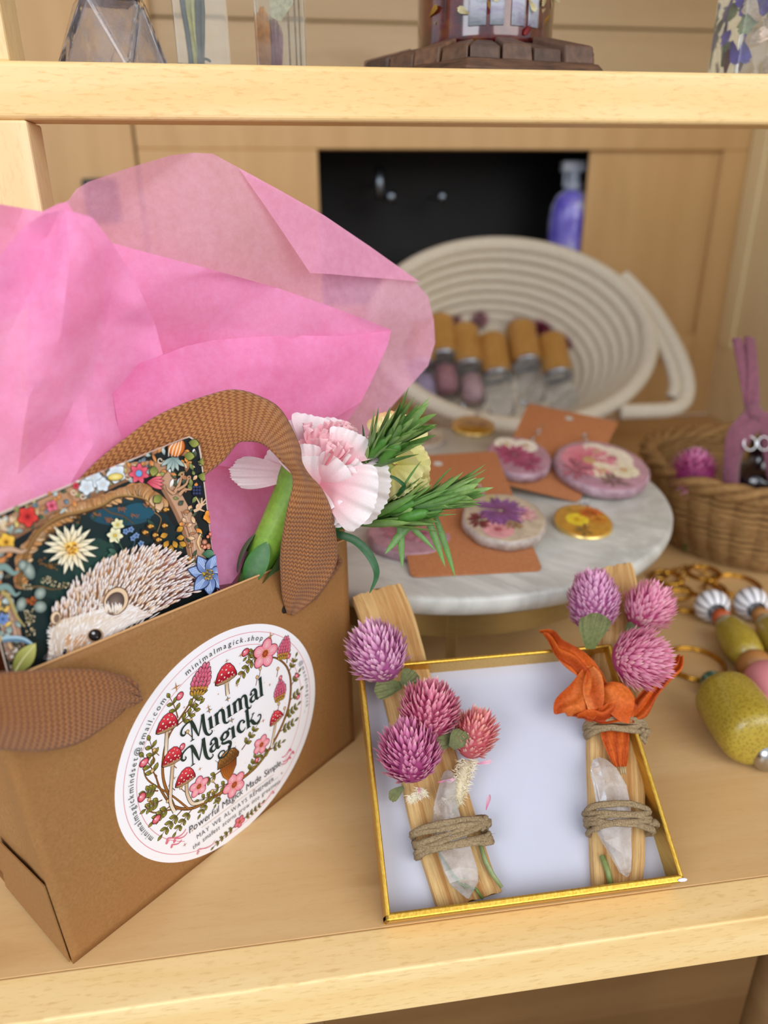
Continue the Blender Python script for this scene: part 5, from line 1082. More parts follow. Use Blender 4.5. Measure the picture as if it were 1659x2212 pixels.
crystal(b2,[(1294,1640,14,.0110,.0018),(1303,1662,27,.0118,.0040),(1318,1700,31,.0120,.0048,8),(1325,1745,32,.0120,.0050,14),(1324,1780,36,.0118,.0050,10),(1332,1815,28,.0115,.0046,4),(1343,1850,19,.0112,.0038),(1350,1880,11,.0105,.0028)],None,(1356,1897,.0092),9,'clear quartz point, frosted white at its lower end')
twine(b2,[(1276,1568),(1396,1576)],.0105,5,.0050,.00100,5,back=.0120,lift=.0022,knot=(1390,1588))
twine(b2,[(1276,1772),(1400,1770)],.0105,7,.0075,.00108,7,back=.0125,lift=.0044,knot=(1404,1780))
# ---------------------------------------------------------------- marble cake stand and what lies on it
MC=V((.0990,.4500,.075)); MR=.1525
cs=thing('cake_stand',(MC.x,MC.y,0),'round white marble cake stand on a brass ring with slim legs','cake stand')
MB_=NT('white_marble'); a=MB_.noise(MB_.coord((1,1,1)),9,8,.62,1.2); b=MB_.noise(MB_.coord((1,2,1)),22,5,.6)
mc=MB_.mix(lin('c9c9c1'),lin('a6a69e'),MB_.mix(0.0,.75,MB_.ramp(a,[(.46,0.0),(.53,1.0),(.60,0.15)]))); mc=MB_.mix(mc,lin('d8d8d2'),MB_.ramp(b,[(.45,0.0),(.7,.6)]))
MB_.set(Base_Color=mc,Roughness=.34,Specular_IOR_Level=.45)
mb=MB(); T=Matrix.Translation(MC)
mb.lathe([(0,-.0130),(MR-.012,-.0130),(MR-.0045,-.0122),(MR-.0016,-.0095),(MR-.0004,-.0055),(MR-.0006,-.0022),(MR-.0016,-.0006),(MR-.0030,0),(0,0)],T,128); obj('marble_top',mb,MB_.m,cs)
BRS=NT('brass'); bn_=BRS.noise(BRS.coord((1,1,8)),120,3); BRS.set(Base_Color=BRS.mix(lin('9c8550'),lin('b8a068'),bn_),Metallic=.7,Roughness=.40); BRASS=BRS.m
rr_=.1300; mb=MB(); mb.lathe([(rr_-.003,-.0358),(rr_,-.0358),(rr_,-.0131),(rr_-.003,-.0131),(rr_-.003,-.0358)],T,96,cap=False); obj('brass_ring',mb,BRASS,cs,auto=40)
for k in range(4):
    c=onz(977,1400,0) if False else None
    an=math.atan2(.322-MC.y,.0805-MC.x)+k*math.pi/2; x,y=MC.x+(rr_-.0015)*math.cos(an),MC.y+(rr_-.0015)*math.sin(an)
    x2,y2=MC.x+(rr_-.004)*math.cos(an),MC.y+(rr_-.004)*math.sin(an); rot=Matrix.Rotation(an,4,'Z')
    mb=MB(); mb.box((-.0015,-.0028,.0012),(.0015,.0028,MC.z-.0132),T=Matrix.Translation((x,y,0))@rot); obj('leg',mb,BRASS,cs,smooth=False,bevel=.0004)
    mb=MB(); mb.lathe([(0,0),(.0042,0),(.0042,.0016),(0,.0016)],Matrix.Translation((x,y,0)),16); obj('foot_pad',mb,plain('black_rubber','121214',.8) if k==0 else bpy.data.materials['black_rubber'],cs)
MT=MC.z
# earring cards
CARDM=NT('terracotta_card'); cn=CARDM.noise(CARDM.coord(),700,5,.6); CARDM.set(Base_Color=CARDM.mix(lin('a86c44'),lin('bf8056'),CARDM.ramp(cn,[(.3,0.0),(.7,1.0)])),Roughness=.75,Specular_IOR_Level=.2); CARDM=CARDM.m
def rcorner(P, r=.004, n=5):
    out=[]
    for i in range(4):
        a,b,c=P[i-1],P[i],P[(i+1)%4]; u=(a-b).normalized()*r; v=(c-b).normalized()*r
        for k in range(n+1): t=k/n; out.append(b+u*(1-t)**2+v*t*t)
    return out
def ecard(px, p0, n, lab, hole):
    """four photo corners on the plane through p0 with normal n"""
    C=[onpl(x,y,p0,n) for x,y in px]; ctr=sum(C,V())/4; e=thing('earring_card',ctr,lab,'earring card'); O=rcorner(C)
    m=MB(); f=[m.add(p+n*.0004) for p in O]; b=[m.add(p-n*.0004) for p in O]; m.face(*f); m.face(*b[::-1])
    for i in range(len(O)): j=(i+1)%len(O); m.face(f[i],f[j],b[j],b[i])
    obj('card',m,CARDM,e,smooth=False)
    h=onpl(hole[0],hole[1],p0,n)+n*.00045; m=MB(); X=VX-n*VX.dot(n); X.normalize(); m.lathe([(0,0),(.0030,0),(.0030,.0001),(0,.0001)],frame(h,n,X),20); obj('hang_hole',m,MB_.m,e,smooth=False,label='round hanging hole with the marble showing')
    return e
t1=R(9); n1v=V((0,-math.sin(t1),math.cos(t1))); p1=onz(1030,1238,MT+.0009)
ecard([(888,1247),(1172,1233),(1070,975),(838,990)],p1,n1v,'terracotta earring card with two round flower earrings, nearest card on the marble stand',(946,1003))
t2=R(14); n2v=V((.03,-math.sin(t2),math.cos(t2))).normalized(); p2=onz(1250,1084,MT+.0012)
ecard([(1066,1040),(1250,1085),(1336,912),(1141,872)],p2,n2v,'terracotta earring card at the back of the marble stand, lying under the two mauve earrings',(1229,905))
# earrings: resin discs with pressed flowers
SILV=plain('silver_wire','c9cace',.25,1.0)
def resin(name,col,rough=.05,tr=.75):
    t=NT(name); n_=t.noise(t.coord(),160,4,.6); t.set(Base_Color=t.mix(lin(col),tuple(x*.72 for x in lin(col)),t.ramp(n_,[(.35,0.0),(.7,1.0)])),Roughness=rough,Transmission_Weight=tr,IOR=1.45,Coat_Weight=.6,Coat_Roughness=.04); return t.m
RM={'clear':resin('clear_resin','e6d2b6',tr=.3),'mauve':resin('mauve_resin','cf9cac',tr=.3),'amber':resin('amber_resin','e2a43c',tr=.3)}
GLZ=attr('pressed_flower',.25,.5,coat=.9,noisy=.3,nscale=350)
EDG={'clear':glass('clear_edge',(.93,.88,.88),.05,1.45,milk=.45,milkcol='fffafa'),'mauve':glass('mauve_edge',(.86,.70,.76),.05,1.45,milk=.45,milkcol='fbe6ee'),'amber':plain('gilt_edge','e8c878',.25,.7)}
def earring(x, y, rx, ryscale, pl, nrm, th_, kind, lab, petals, hook=None, facets=0, seed=0, chain=None):
    c=onpl(x,y,pl,nrm)+nrm*.0002; s=pxm(c); r=rx*s; X=(VX-nrm*VX.dot(nrm)).normalized(); Yv=nrm.cross(X); e=thing('earring',c,lab,'earring','resin flower earrings')
    T=Matrix.Translation(c)@Matrix((X,Yv*ryscale,nrm)).transposed().to_4x4()
    rf=(lambda a,z:1+.014*math.sin(a*facets+seed)+.010*math.sin(a*3+seed)) if facets else None
    m=MB(); m.lathe([(0,0),(r*.95,0),(r,th_*.35),(r,th_*.65),(r*.965,th_),(r*.93,th_*1.02),(0,th_*1.02)],T,72,rf=rf); obj('resin_disc',m,RM[kind],e)
    m=MB(); k0=MB()
    m.lathe([(r*.955,th_*.97),(r*1.012,th_*.86),(r*1.020,th_*.5),(r*1.012,th_*.08),(r*.965,-.0000),(r*.965,th_*.08),(r*.99,th_*.5),(r*.955,th_*.97)],T,72,rf=rf,cap=False); obj('rim',m,EDG[kind],e)
    rr=rnd(seed)
    for (fx,fy,fs,n,c0,c1,ce,kind2) in petals:
        m=MB(); q=T@V((fx*r,fy*r,th_*1.03)); sc_=fs*r
        if kind2=='f':
            for k in range(n):
                a=6.283*k/n+seed; d=(X*math.cos(a)+Yv*ryscale*math.sin(a)); petal(m,q+nrm*.00008*k/n,d,nrm.cross(d),sc_,sc_*1.15,nrm=nrm,ruff=.02,c0=c0,c1=c1,seed=k+seed,teeth=4,tl=.05,nu=8,nv=5,w0=.25)
            m.lathe([(0,.0004),(sc_*.18,.0003),(sc_*.24,.0001)],frame(q,nrm),10,col=lin(ce),cap=False)
        else:
            for k in range(n):
                a=rr.random()*6.283; d=(X*math.cos(a)+Yv*ryscale*math.sin(a)).normalized(); ll=sc_*(.6+.5*rr.random()); sd=nrm.cross(d); ww=ll*.12; p=q+nrm*(.0001+.0003*rr.random())+d*ll*.1
                cc=mixc(lin(c0),lin(c1),rr.random()); m.face(m.add(p,lin(ce)),m.add(p+d*ll*.6+sd*ww,cc),m.add(p+d*ll,cc),m.add(p+d*ll*.6-sd*ww,cc))
        obj('pressed_flower',m,GLZ,e)
    if hook:
        m=MB(); P=[onpl(a,b,pl,nrm)+nrm*h for a,b,h in hook]; m.tube([V(q) for q in crom(P,5)],.00045,7)
        for q in P[1:-1]:
            m.tube([q+(X*math.cos(t)+nrm*math.sin(t))*.0016 for t in [k*.5 for k in range(13)]],.0004,6)
        obj('hook',m,SILV,e)
    return e
q0=onz(1000,1100,MT)+V((0,0,0)); nZ=V((0,0,1))
pc=p1+n1v*.0008
earring(1086,1136,88,1.12,pc,n1v,.0062,'clear','clear round earring with purple, dark red and pink pressed flowers on the nearest card',
 [(-.05,.22,.62,90,'6a3478','9a5aa8','7a3a6c','s'),(-.62,-.18,.34,40,'6c0f2c','8a1c3c','5c0c24','s'),(-.22,-.52,.40,5,'d8848c','ee aaae'.replace(' ',''),'b85a68','f'),(.52,.10,.36,50,'e0a0a4','f4c8c4','d89098','s'),(-.20,.74,.22,12,'d8cc7c','e8e0a0','c0b060','s'),(.15,-.35,.25,24,'c09a6c','b0845c','8a6040','s')],
 hook=[(1016,1030,.0012),(1024,1046,.0016),(1034,1060,.0022),(1042,1076,.0026),(1050,1088,.0030)],facets=9,seed=3)
earring(886,1168,90,1.0,onz(886,1168,MT+.0012)+V((0,0,.0005)),V((0,-.12,1)).normalized(),.0060,'mauve','mauve resin earring half hidden under the green buds, left of the nearest card',
 [(-.2,.1,.55,60,'9a4c6c','c07c94','7c3450','s'),(.25,-.1,.5,50,'b06c84','d49cac','8a4460','s'),(.5,.3,.3,20,'c890a0','e0b4bc','a06074','s')],facets=9,seed=5)
earring(1118,1000,68,1.15,p2+V((0,0,.0012)),n2v,.0062,'mauve','mauve earring with raspberry pressed petals between the two cards',
 [(-.15,.0,.62,70,'a8386a','c8608c','8a2450','s'),(.2,-.35,.5,50,'9c3460','b85480','7a1c48','s'),(-.3,.55,.42,5,'e8dcc8','f4ecd8','d8c090','f'),(.3,.5,.40,5,'ecdcc8','f4ecdc','c8a080','f')],
 hook=[(1140,972,.0012),(1148,960,.0040),(1160,948,.0058),(1172,930,.0060)],seed=7)
earring(1295,1022,100,1.0,p2+V((0,0,.0012)),n2v,.0068,'mauve','largest mauve earring with cream and pink petals at the right edge of the marble stand',
 [(-.25,.15,.62,6,'c8506e','e08898','c8a070','f'),(.30,.28,.46,5,'ddcfb8','f0e2cc','c07080','f'),(.0,.52,.36,5,'e0d0bc','f0e4d0','c8a080','f'),(-.05,-.25,.34,5,'e8d8b4','f2e4c4','d0a878','f'),(.42,-.18,.34,4,'dccba4','ecdfc0','c8a070','f'),(-.6,-.25,.4,40,'a04c64','c07c8c','8a3c54','s'),(.1,-.62,.3,26,'7c5c5c','9a7470','6a4848','s')],
 hook=[(1266,974,.0020),(1264,966,.0040),(1258,957,.0058),(1268,950,.0050)],seed=9)
earring(1258,1136,60,1.15,onz(1258,1136,MT),V((0,-.14,1)).normalized(),.0040,'amber','amber earring with a yellow daisy and orange petals lying alone on the marble',
 [(-.22,.02,.42,12,'e8bc10','f4d830','d8a010','f'),(.35,.42,.42,40,'c85a1c','e88030','a84010','s'),(.55,.0,.34,40,'d87c1c','eca83c','b86010','s'),(-.35,.55,.3,16,'c89830','e0bc5c','a87818','s'),(-.1,-.62,.4,20,'8a6c30','b08c48','705418','s')],
 hook=[(1250,1108,.0015),(1256,1100,.0040),(1266,1099,.0042),(1272,1106,.0020)],seed=11)
earring(1022,926,45,1.15,onz(1022,926,MT+.001),V((0,-.12,1)).normalized(),.0040,'amber','small dark amber earring at the back of the marble near the rope basket',
 [(-.1,.1,.6,30,'b87814','d09a2c','8a540c','s'),(.4,0,.4,24,'a8581c','c07430','7c3c10','s')],hook=[(1025,908,.002),(1030,902,.004),(1036,904,.003)],seed=13)
earring(912,950,46,1.2,onz(912,950,MT+.001),V((0,-.12,1)).normalized(),.0035,'clear','pale clear earring with faded pink petals behind the yellow carnation',
 [(-.1,.4,.5,24,'b87880','d09aa0','8a5c60','s'),(.1,-.2,.5,24,'8a7860','a89478','6c5c48','s')],seed=15)
# ---------------------------------------------------------------- coiled rope basket propped up behind the stand
ROPE=NT('cotton_rope'); rn=ROPE.noise(ROPE.coord(),500,4,.6); ROPE.set(Base_Color=ROPE.mix(lin('d4cbb6'),lin('f0eada'),ROPE.ramp(rn,[(.3,0.0),(.7,1.0)])),Roughness=.9,Specular_IOR_Level=.15); ROPE.bump(rn,.5,.001); ROPE=ROPE.m
RA=R(46); RN=V((.02,-math.sin(RA),math.cos(RA))).normalized(); RE=V((1,0,0)); RE=(RE-RN*RE.dot(RN)).normalized(); RU=RN.cross(RE)   # mouth normal, right, up the slope
RC=ony(1112,714,.735); RA_,RB_=.147,.111
def RP(u,v,w): return RC+RE*u+RU*v+RN*w
rb=thing('rope_basket',RP(0,0,-.10),'oval cream coiled rope basket with a loop handle, tipped up behind the cake stand','basket')
def shape(f):   # f 0 centre .. 1 base edge .. 2 rim
    if f<1: return f*.58, -.088-.004*(1-f)
    t=f-1; return .58+.42*(t**.75), -.088+.088*t**1.15
mb=MB(); N=2600; P=[]; turns_b=6; turns_w=8
tot=turns_b+turns_w
for i in range(N+1):
    T_i=i/N*tot; f=T_i/turns_b if T_i<turns_b else 1+(T_i-turns_b)/turns_w; k,w_=shape(f); a=2*math.pi*T_i
    ff=f+1.0/ (turns_b if f<1 else turns_w)*0; P.append(RP(RA_*k*math.cos(a),RB_*k*math.sin(a),w_))
mb.tube(P,.0080,8); obj('coiled_wall',mb,ROPE,rb)
mb=MB(); mb.tube([RP(RA_*1.01*math.cos(t),RB_*1.01*math.sin(t),.001) for t in [2*math.pi*k/120 for k in range(120)]],.0082,10,closed=True); obj('rim_coil',mb,ROPE,rb)
hp=[(1345,596),(1400,655),(1440,716),(1470,775),(1484,830),(1478,866),(1450,884),(1400,888),(1340,890)]
C=crom([ony(x,y,.665+.0*i).to_tuple() for i,(x,y) in enumerate(hp)],8); 
hpp=[onpl(x,y,RC+RN*.002,RN) for x,y in hp]; C=crom([p.to_tuple() for p in hpp],8)
for off,nm in ((0,'handle'),):
    mb=MB(); mb.tube(C,.0080,10); obj('handle',mb,ROPE,rb)
    mb=MB(); C2=crom([onpl(x,y,RC+RN*.002,RN).to_tuple() for x,y in ((1350,618),(1385,668),(1418,722),(1446,780),(1458,830),(1452,856))],8); mb.tube(C2,.0062,10); obj('handle',mb,ROPE,rb)
# roller bottles with bamboo caps leaning inside
BAM=wood('bamboo','c99a58','b8863f','9a6a2c','z',.3,2.0,rough=.4)
CLR=glass('bottle_glass',(.97,.98,1.0),.04,1.12,milk=.06,milkcol='f4f6fa'); STEEL=plain('roller_steel','c4ccd8',.22,1.0)
def roller(cx_,cy_,k,lab,tint=None):
    """cx,cy: photo centre of the bamboo cap"""
    w0=-.062; c=onpl(cx_,cy_,RC+RN*w0,RN); d=(RU*.98-RN*.06+RE*.04).normalized(); s=pxm(c); r=33*s; L=.050
    e=thing('roller_bottle',c-d*.05,lab,'roller bottle','bamboo-capped roller bottles in the rope basket')
    m=MB(); m.lathe([(0,L*.5),(r*.9,L*.5),(r,L*.46),(r,-L*.46),(r*.97,-L*.5),(0,-L*.5)],frame(c,d),24); obj('bamboo_cap',m,BAM,e,auto=40)
    m=MB(); m.lathe([(r*.98,-L*.5),(r*.99,-L*.5-.003),(r*.93,-L*.5-.0045),(r*.72,-L*.5-.005),(0,-L*.5-.005)],frame(c,d),24); obj('steel_collar',m,STEEL,e)
    m=MB(); b=-L*.5-.005; m.lathe([(r*.70,b),(r*.78,b-.002),(r*.86,b-.005),(r*.86,b-.040),(r*.8,b-.043),(0,b-.043)],frame(c,d),24); obj('glass_bottle',m,CLR,e)
    if tint:
        m=MB(); m.lathe([(0,b-.012),(r*.62,b-.012),(r*.62,b-.038),(0,b-.038)],frame(c,d),16); obj('petals_inside',m,plain('petals_'+tint,tint,.7,noisy=.4,nscale=300),e)
LB=('leftmost of the bamboo-capped roller bottles, edge hidden by the pink tissue','second bamboo-capped roller bottle from the pink tissue','middle bamboo-capped roller bottle, lower than its neighbours','fourth bamboo-capped roller bottle from the left, standing highest right of the middle','rightmost bamboo-capped roller bottle in the rope basket')
for (x,y,t),lb in zip(((952,732,'b07c88'),(1006,752,'c4a4ac'),(1066,772,None),(1130,745,None),(1196,772,None)),LB): roller(x,y,0,lb,t)
roller(905,750,0,'roller bottle behind the pink tissue edge, only its glass body showing','b0a4cc')
# dried pink flowers behind the caps
for k,(x,y,sz,pal) in enumerate(((1172,705,26,['8a2c48','b8506c','70203a','c86480']),(1222,740,26,['8a2c48','b8506c','70203a','c86480']),(980,690,20,['b08088','c89aa0','90606a','d0aaae']),(1035,690,22,['b89098','d0a8ac','98707a','d8b4b8']),(1118,705,20,['a86c78','c08890','8a505c','cc98a0']))):
    c=onpl(x,y,RC-RN*.074,RN); s=pxm(c); m=MB(); r=rnd(k)
    for i in range(90):
        z=1-2*(i+.5)/90; ph=i*2.4; q=math.sqrt(1-z*z); d=V((q*math.cos(ph),q*math.sin(ph),z)); sd=d.orthogonal().normalized(); p=c+d*sz*s*.6; cc=lin(r.choice(pal)); m.face(m.add(p-sd*sz*s*.2,cc),m.add(p+sd*sz*s*.2,cc),m.add(p+d*sz*s*.5,cc))
    m.ell(c,(V((sz*s*.6,0,0)),V((0,sz*s*.6,0)),V((0,0,sz*s*.6))),10,8,col=lin(pal[2]))
    o=obj('dried_flower',m,BRACT); tag(o,('crimson dried flower behind the fourth roller bottle','crimson dried flower right of the rightmost roller bottle','faded pink dried flower between the two leftmost caps','faded pink dried flower above the middle roller bottle','dusky pink dried flower left of the crimson one')[k],'dried flower','dried flowers in the rope basket')
m=MB(); c=onpl(1082,690,RC-RN*.078,RN); petal(m,c,VX*1+VY*.2,VY+RN*.3,.014,.012,c0='6c7840',c1='7c8850',seed=2,teeth=3,nu=8,nv=6); o=obj('dried_leaf',m,DRYL); tag(o,'small green dried leaf among the faded flowers in the rope basket','leaf')
# ---------------------------------------------------------------- wicker basket at the right edge
WK=NT('wicker'); wq=WK.noise(WK.coord((1,1,3)),160,5,.6); WK.set(Base_Color=WK.mix(lin('7c5a34'),lin('a88352'),WK.ramp(wq,[(.3,0.0),(.7,1.0)])),Roughness=.75,Specular_IOR_Level=.2); WK.bump(wq,.4,.001); WK=WK.m
WC=V((.372,.492,0)); WR=.083
wb=thing('wicker_basket',WC,'round brown wicker basket with a twisted rim at the right edge of the shelf','basket')
mb=MB(); H_=.062; rows=15
for j in range(rows):
    z=.003+H_*j/(rows-1); rad=WR*(.80+.24*math.sin(math.pi*.5*(j/(rows-1))**.8)); 
    for sgn in (0,1):
        mb.tube([(WC.x+(rad+.0022*math.sin(t*16+math.pi*(j+sgn)))*math.cos(t),WC.y+(rad+.0022*math.sin(t*16+math.pi*(j+sgn)))*math.sin(t),z+.0010*math.sin(t*5+j)) for t in [2*math.pi*k/96 for k in range(96)]],.0024,6,closed=True)
obj('woven_wall',mb,WK,wb)
mb=MB(); mb.lathe([(0,0),(WR*.80,0),(WR*.80,.002),(0,.002)],Matrix.Translation(WC),48); obj('base',mb,WK,wb)
mb=MB()
for q in range(3):
    mb.tube([(WC.x+(WR*1.05+.0042*math.cos(t*9+q*2.09))*math.cos(t),WC.y+(WR*1.05+.0042*math.cos(t*9+q*2.09))*math.sin(t),.066+.0042*math.sin(t*9+q*2.09)+.0015*math.sin(t*3)) for t in [2*math.pi*k/180 for k in range(180)]],.0036,7,closed=True)
obj('twisted_rim',mb,WK,wb)
r=rnd(3); c=ony(1500,1022,.470); s=pxm(c)
def bigamar(c,R_,pal,lab,grp,seed=1,n=240):
    m=MB(); r=rnd(seed); m.ell(c,(V((R_*.8,0,0)),V((0,R_*.8,0)),V((0,0,R_*.8))),12,8,col=lin(pal[2]))
    for i in range(n):
        z=1-2*(i+.5)/n; ph=i*2.4; q=math.sqrt(1-z*z); d=V((q*math.cos(ph),q*math.sin(ph),z)); d2=(d+V((0,0,.4))).normalized(); sd=d.cross(V((.1,.2,1))).normalized(); p=c+d*R_*.72; cc=lin(r.choice(pal)); L=R_*.42
        m.face(m.add(p-sd*L*.2,cc),m.add(p+d2*L*.5-sd*L*.22,cc),m.add(p+d2*L,mixc(cc,(1,.8,.85),.5)),m.add(p+d2*L*.5+sd*L*.22,cc),m.add(p+sd*L*.2,cc))
    m.tube([c-V((0,0,R_*.7)),V((c.x+.004,c.y,.004))],.0016,6,col=lin('6c7848')); o=obj('globe_amaranth',m,BRACT); tag(o,lab,'flower'); return o
bigamar(ony(1498,1022,.468),52*s,['b83c84','d866a4','8c2864','e07cb4'],'magenta globe flower lying inside the wicker basket','x')
# bottle wrapped with a plum ribbon
PLM=plain('plum_ribbon','7c4658',.7,noisy=.2,nscale=300,sheen=.3)
gbt=thing('ribboned_bottle',ony(1625,1075,.47),'small dark glass bottle tied up in plum ribbon standing in the wicker basket','bottle')
Yb=.470; c=ony(1622,1060,Yb); 
def ystrip(P,nm,mat,par,th_=.0009,rip=.0010):
    C=crom([(a,b,c_,d_,e_) for a,b,c_,d_,e_ in P],7); m=MB(); ids=[]
    for i,q in enumerate(C):
        a=ony(q[0],q[1],q[4]); b=ony(q[2],q[3],q[4]); ids.append([m.add(a.lerp(b,f/8)+VZ*(rip*math.sin(f/8*6+i*.2)+.002*math.sin(math.pi*f/8))) for f in range(9)])
    for a,b in zip(ids,ids[1:]):
        for f in range(8): m.face(a[f],b[f],b[f+1],a[f+1])
    return obj(nm,m,mat,par,solid=th_,sub=1)
m=MB(); bz=.004; b0=ony(1640,1085,Yb); T=Matrix.Translation((b0.x,b0.y+.01,bz)); m.lathe([(0,0),(.0200,0),(.0210,.003),(.0210,.056),(.017,.062),(.0085,.066),(.0085,.080),(.0095,.081),(.0095,.085),(0,.085)],T,28); obj('bottle_body',m,plain('dark_glass','1c1418',.12,spec=.8,coat=.6),gbt)
m=MB(); m.lathe([(.0213,.010),(.0213,.040)],T,28,cap=False); obj('bottle_label',m,plain('copper_label','9a6a48',.4,.3,noisy=.4,nscale=120),gbt)
m=MB(); b1_=V((b0.x-.006,b0.y-.012,bz+.012)); m.box((b1_.x-.006,b1_.y-.001,b1_.z-.012),(b1_.x+.006,b1_.y,b1_.z+.014)); obj('silver_tag',m,plain('silver_foil','b8c4cc',.25,.8,noisy=.3,nscale=200),gbt,smooth=False)
ystrip([(1580,732,1600,728,Yb-.012),(1590,790,1622,780,Yb-.013),(1602,850,1634,845,Yb-.014),(1610,885,1640,885,Yb-.014)],'ribbon_tail',PLM,gbt)
ystrip([(1606,727,1632,730,Yb-.013),(1612,790,1636,792,Yb-.014),(1612,850,1640,850,Yb-.015),(1612,885,1642,888,Yb-.015)],'ribbon_tail',PLM,gbt)
ystrip([(1612,885,1645,888,Yb-.017),(1590,905,1650,915,Yb-.018),(1570,935,1615,960,Yb-.018),(1564,985,1600,1000,Yb-.016),(1562,1040,1598,1050,Yb-.014),(1566,1085,1600,1090,Yb-.012)],'ribbon_loop',PLM,gbt)
ystrip([(1612,888,1645,885,Yb-.018),(1630,905,1680,905,Yb-.018),(1640,935,1700,950,Yb-.018),(1650,985,1700,1000,Yb-.016),(1660,1040,1700,1050,Yb-.014)],'ribbon_loop',PLM,gbt)
m=MB(); c=ony(1627,890,Yb-.018); m.ell(c,(VX*.0065,VY*.0050,VZ*.005),14,10); obj('ribbon_knot',m,PLM,gbt)
for dx in (-.004,.006):
    m=MB(); c=ony(1632,958,Yb-.022)+VX*dx; m.tube([c+VX*.0045*math.cos(t)+VY*.0048*math.sin(t) for t in [k*2*math.pi/24 for k in range(24)]],.0007,6,closed=True); obj('silver_ring',m,SILV,gbt)
# ---------------------------------------------------------------- beaded key rings
GR=plain('gold_ring','c8963c',.25,1.0); OLI=NT('olive_bead'); on=OLI.new('TexVoronoi'); on.inputs['Scale'].default_value=700; OLI.link(OLI.coord(),on.inputs['Vector']); OLI.set(Base_Color=OLI.mix(lin('8a7420'),lin('ab9434'),OLI.ramp(on.outputs['Distance'],[(.1,0.0),(.6,1.0)])),Roughness=.32,Specular_IOR_Level=.5,Coat_Weight=.25); OLI=OLI.m
STR=attr('striped_bead',.35,.5,coat=.3)
def ringo(e,x,y,rx,sq=1.0,n=2,rad=.0009):
    m=MB(); c=onz(x,y,.001); r=rx*pxm(c)
    for k in range(n): m.tube([(c.x+r*math.cos(t),c.y+r*sq*math.sin(t),.0010+.0016*k) for t in [2*math.pi*j/48 for j in range(48)]],rad,8,closed=True)
    obj('split_ring',m,GR,e); return c
def bead(e,p0,p1,prof,mat,nm,seg=28,col=(1,1,1),zc=.0):
    """solid of revolution between photo points p0 and p1 lying on the shelf"""
    r_=max(q[0] for q in prof); a=onz(*p0,r_); b=onz(*p1,r_); d=(b-a); L=d.length; m=MB()
    m.lathe([(q[0],q[1]*L) for q in prof],frame(a,d),seg,col=col); return obj(nm,m,mat,e),a,b
def rp(r,n=10,p=.5): return [(r*max(.30,math.sin(math.pi*(.08+.84*k/n))**p),k/n) for k in range(n+1)]
def cyl(r,rd=.18): return [(r*.45,0),(r*.70,.015),(r*.86,.05),(r*.95,.11),(r,.2),(r*1.01,.5),(r,.8),(r*.95,.89),(r*.86,.95),(r*.70,.985),(r*.45,1)]
def striped(e,p0,p1,r,c0,c1,n,nm='striped_bead'):
    prof=rp(r,10,.45); rr_=r; a=onz(*p0,r); b=onz(*p1,r); L=(b-a).length; T=frame(a,b-a); m=MB(); seg=n*4
    for k in range(len(prof)):
        for j in range(seg):
            t=2*math.pi*j/seg; m.add(T@V((prof[k][0]*math.cos(t),prof[k][0]*math.sin(t),prof[k][1]*L)),lin(c0) if (j%4) else lin(c1))
    for k in range(len(prof)-1):
        for j in range(seg): m.face(k*seg+j,k*seg+(j+1)%seg,(k+1)*seg+(j+1)%seg,(k+1)*seg+j)
    m.face(*range(seg)); return obj(nm,m,STR,e,label=None)
k1=thing('bead_keyring',onz(1560,1500,0),'nearest gold key ring with a green striped bead and a fat dimpled olive bead','key ring','beaded key rings')
ringo(k1,1500,1436,60)
striped(k1,(1527,1462),(1556,1492),.0068,'2f5a4c','7aa088',8)
bead(k1,(1558,1492),(1642,1610),cyl(.0162,.22),OLI,'olive_bead')
bead(k1,(1648,1618),(1672,1650),rp(.008),plain('silver_bead','b8b8b4',.2,1.0),'silver_bead')
WB=plain('orange_glass_bead','c25a2c',.2,coat=.5); WDB=plain('wood_bead','a8733c',.45,noisy=.15,nscale=80); PKB=plain('pink_bead','dc8c90',.5)
k2=thing('bead_keyring',onz(1590,1360,0),'middle key ring with a white and black striped bead, orange bead and slender olive bead','key ring','beaded key rings')
ringo(k2,1478,1300,46,1.0); 
striped(k2,(1528,1296),(1548,1322),.0112,'ecebee','222026',12)
bead(k2,(1550,1324),(1566,1342),rp(.0062),WB,'orange_bead')
bead(k2,(1564,1340),(1622,1424),[(.004,0),(.0075,.12),(.0100,.35),(.0108,.6),(.0098,.85),(.0070,1)],OLI,'olive_bead')
bead(k2,(1620,1422),(1640,1452),[(.006,0),(.0095,.35),(.0095,.65),(.007,1)],WDB,'wood_bead')
bead(k2,(1642,1452),(1690,1520),rp(.0135,12,.4),PKB,'pink_bead')
k3=thing('bead_keyring',onz(1660,1330,0),'key ring at the right picture edge with a white striped bead and olive bead','key ring','beaded key rings')
ringo(k3,1590,1266,48); striped(k3,(1612,1290),(1634,1318),.0112,'ecebee','222026',12); bead(k3,(1636,1320),(1652,1338),rp(.0062),WDB,'wood_bead'); bead(k3,(1650,1336),(1720,1430),[(.004,0),(.0075,.12),(.0105,.35),(.0112,.6),(.0098,.85),(.0070,1)],OLI,'olive_bead')
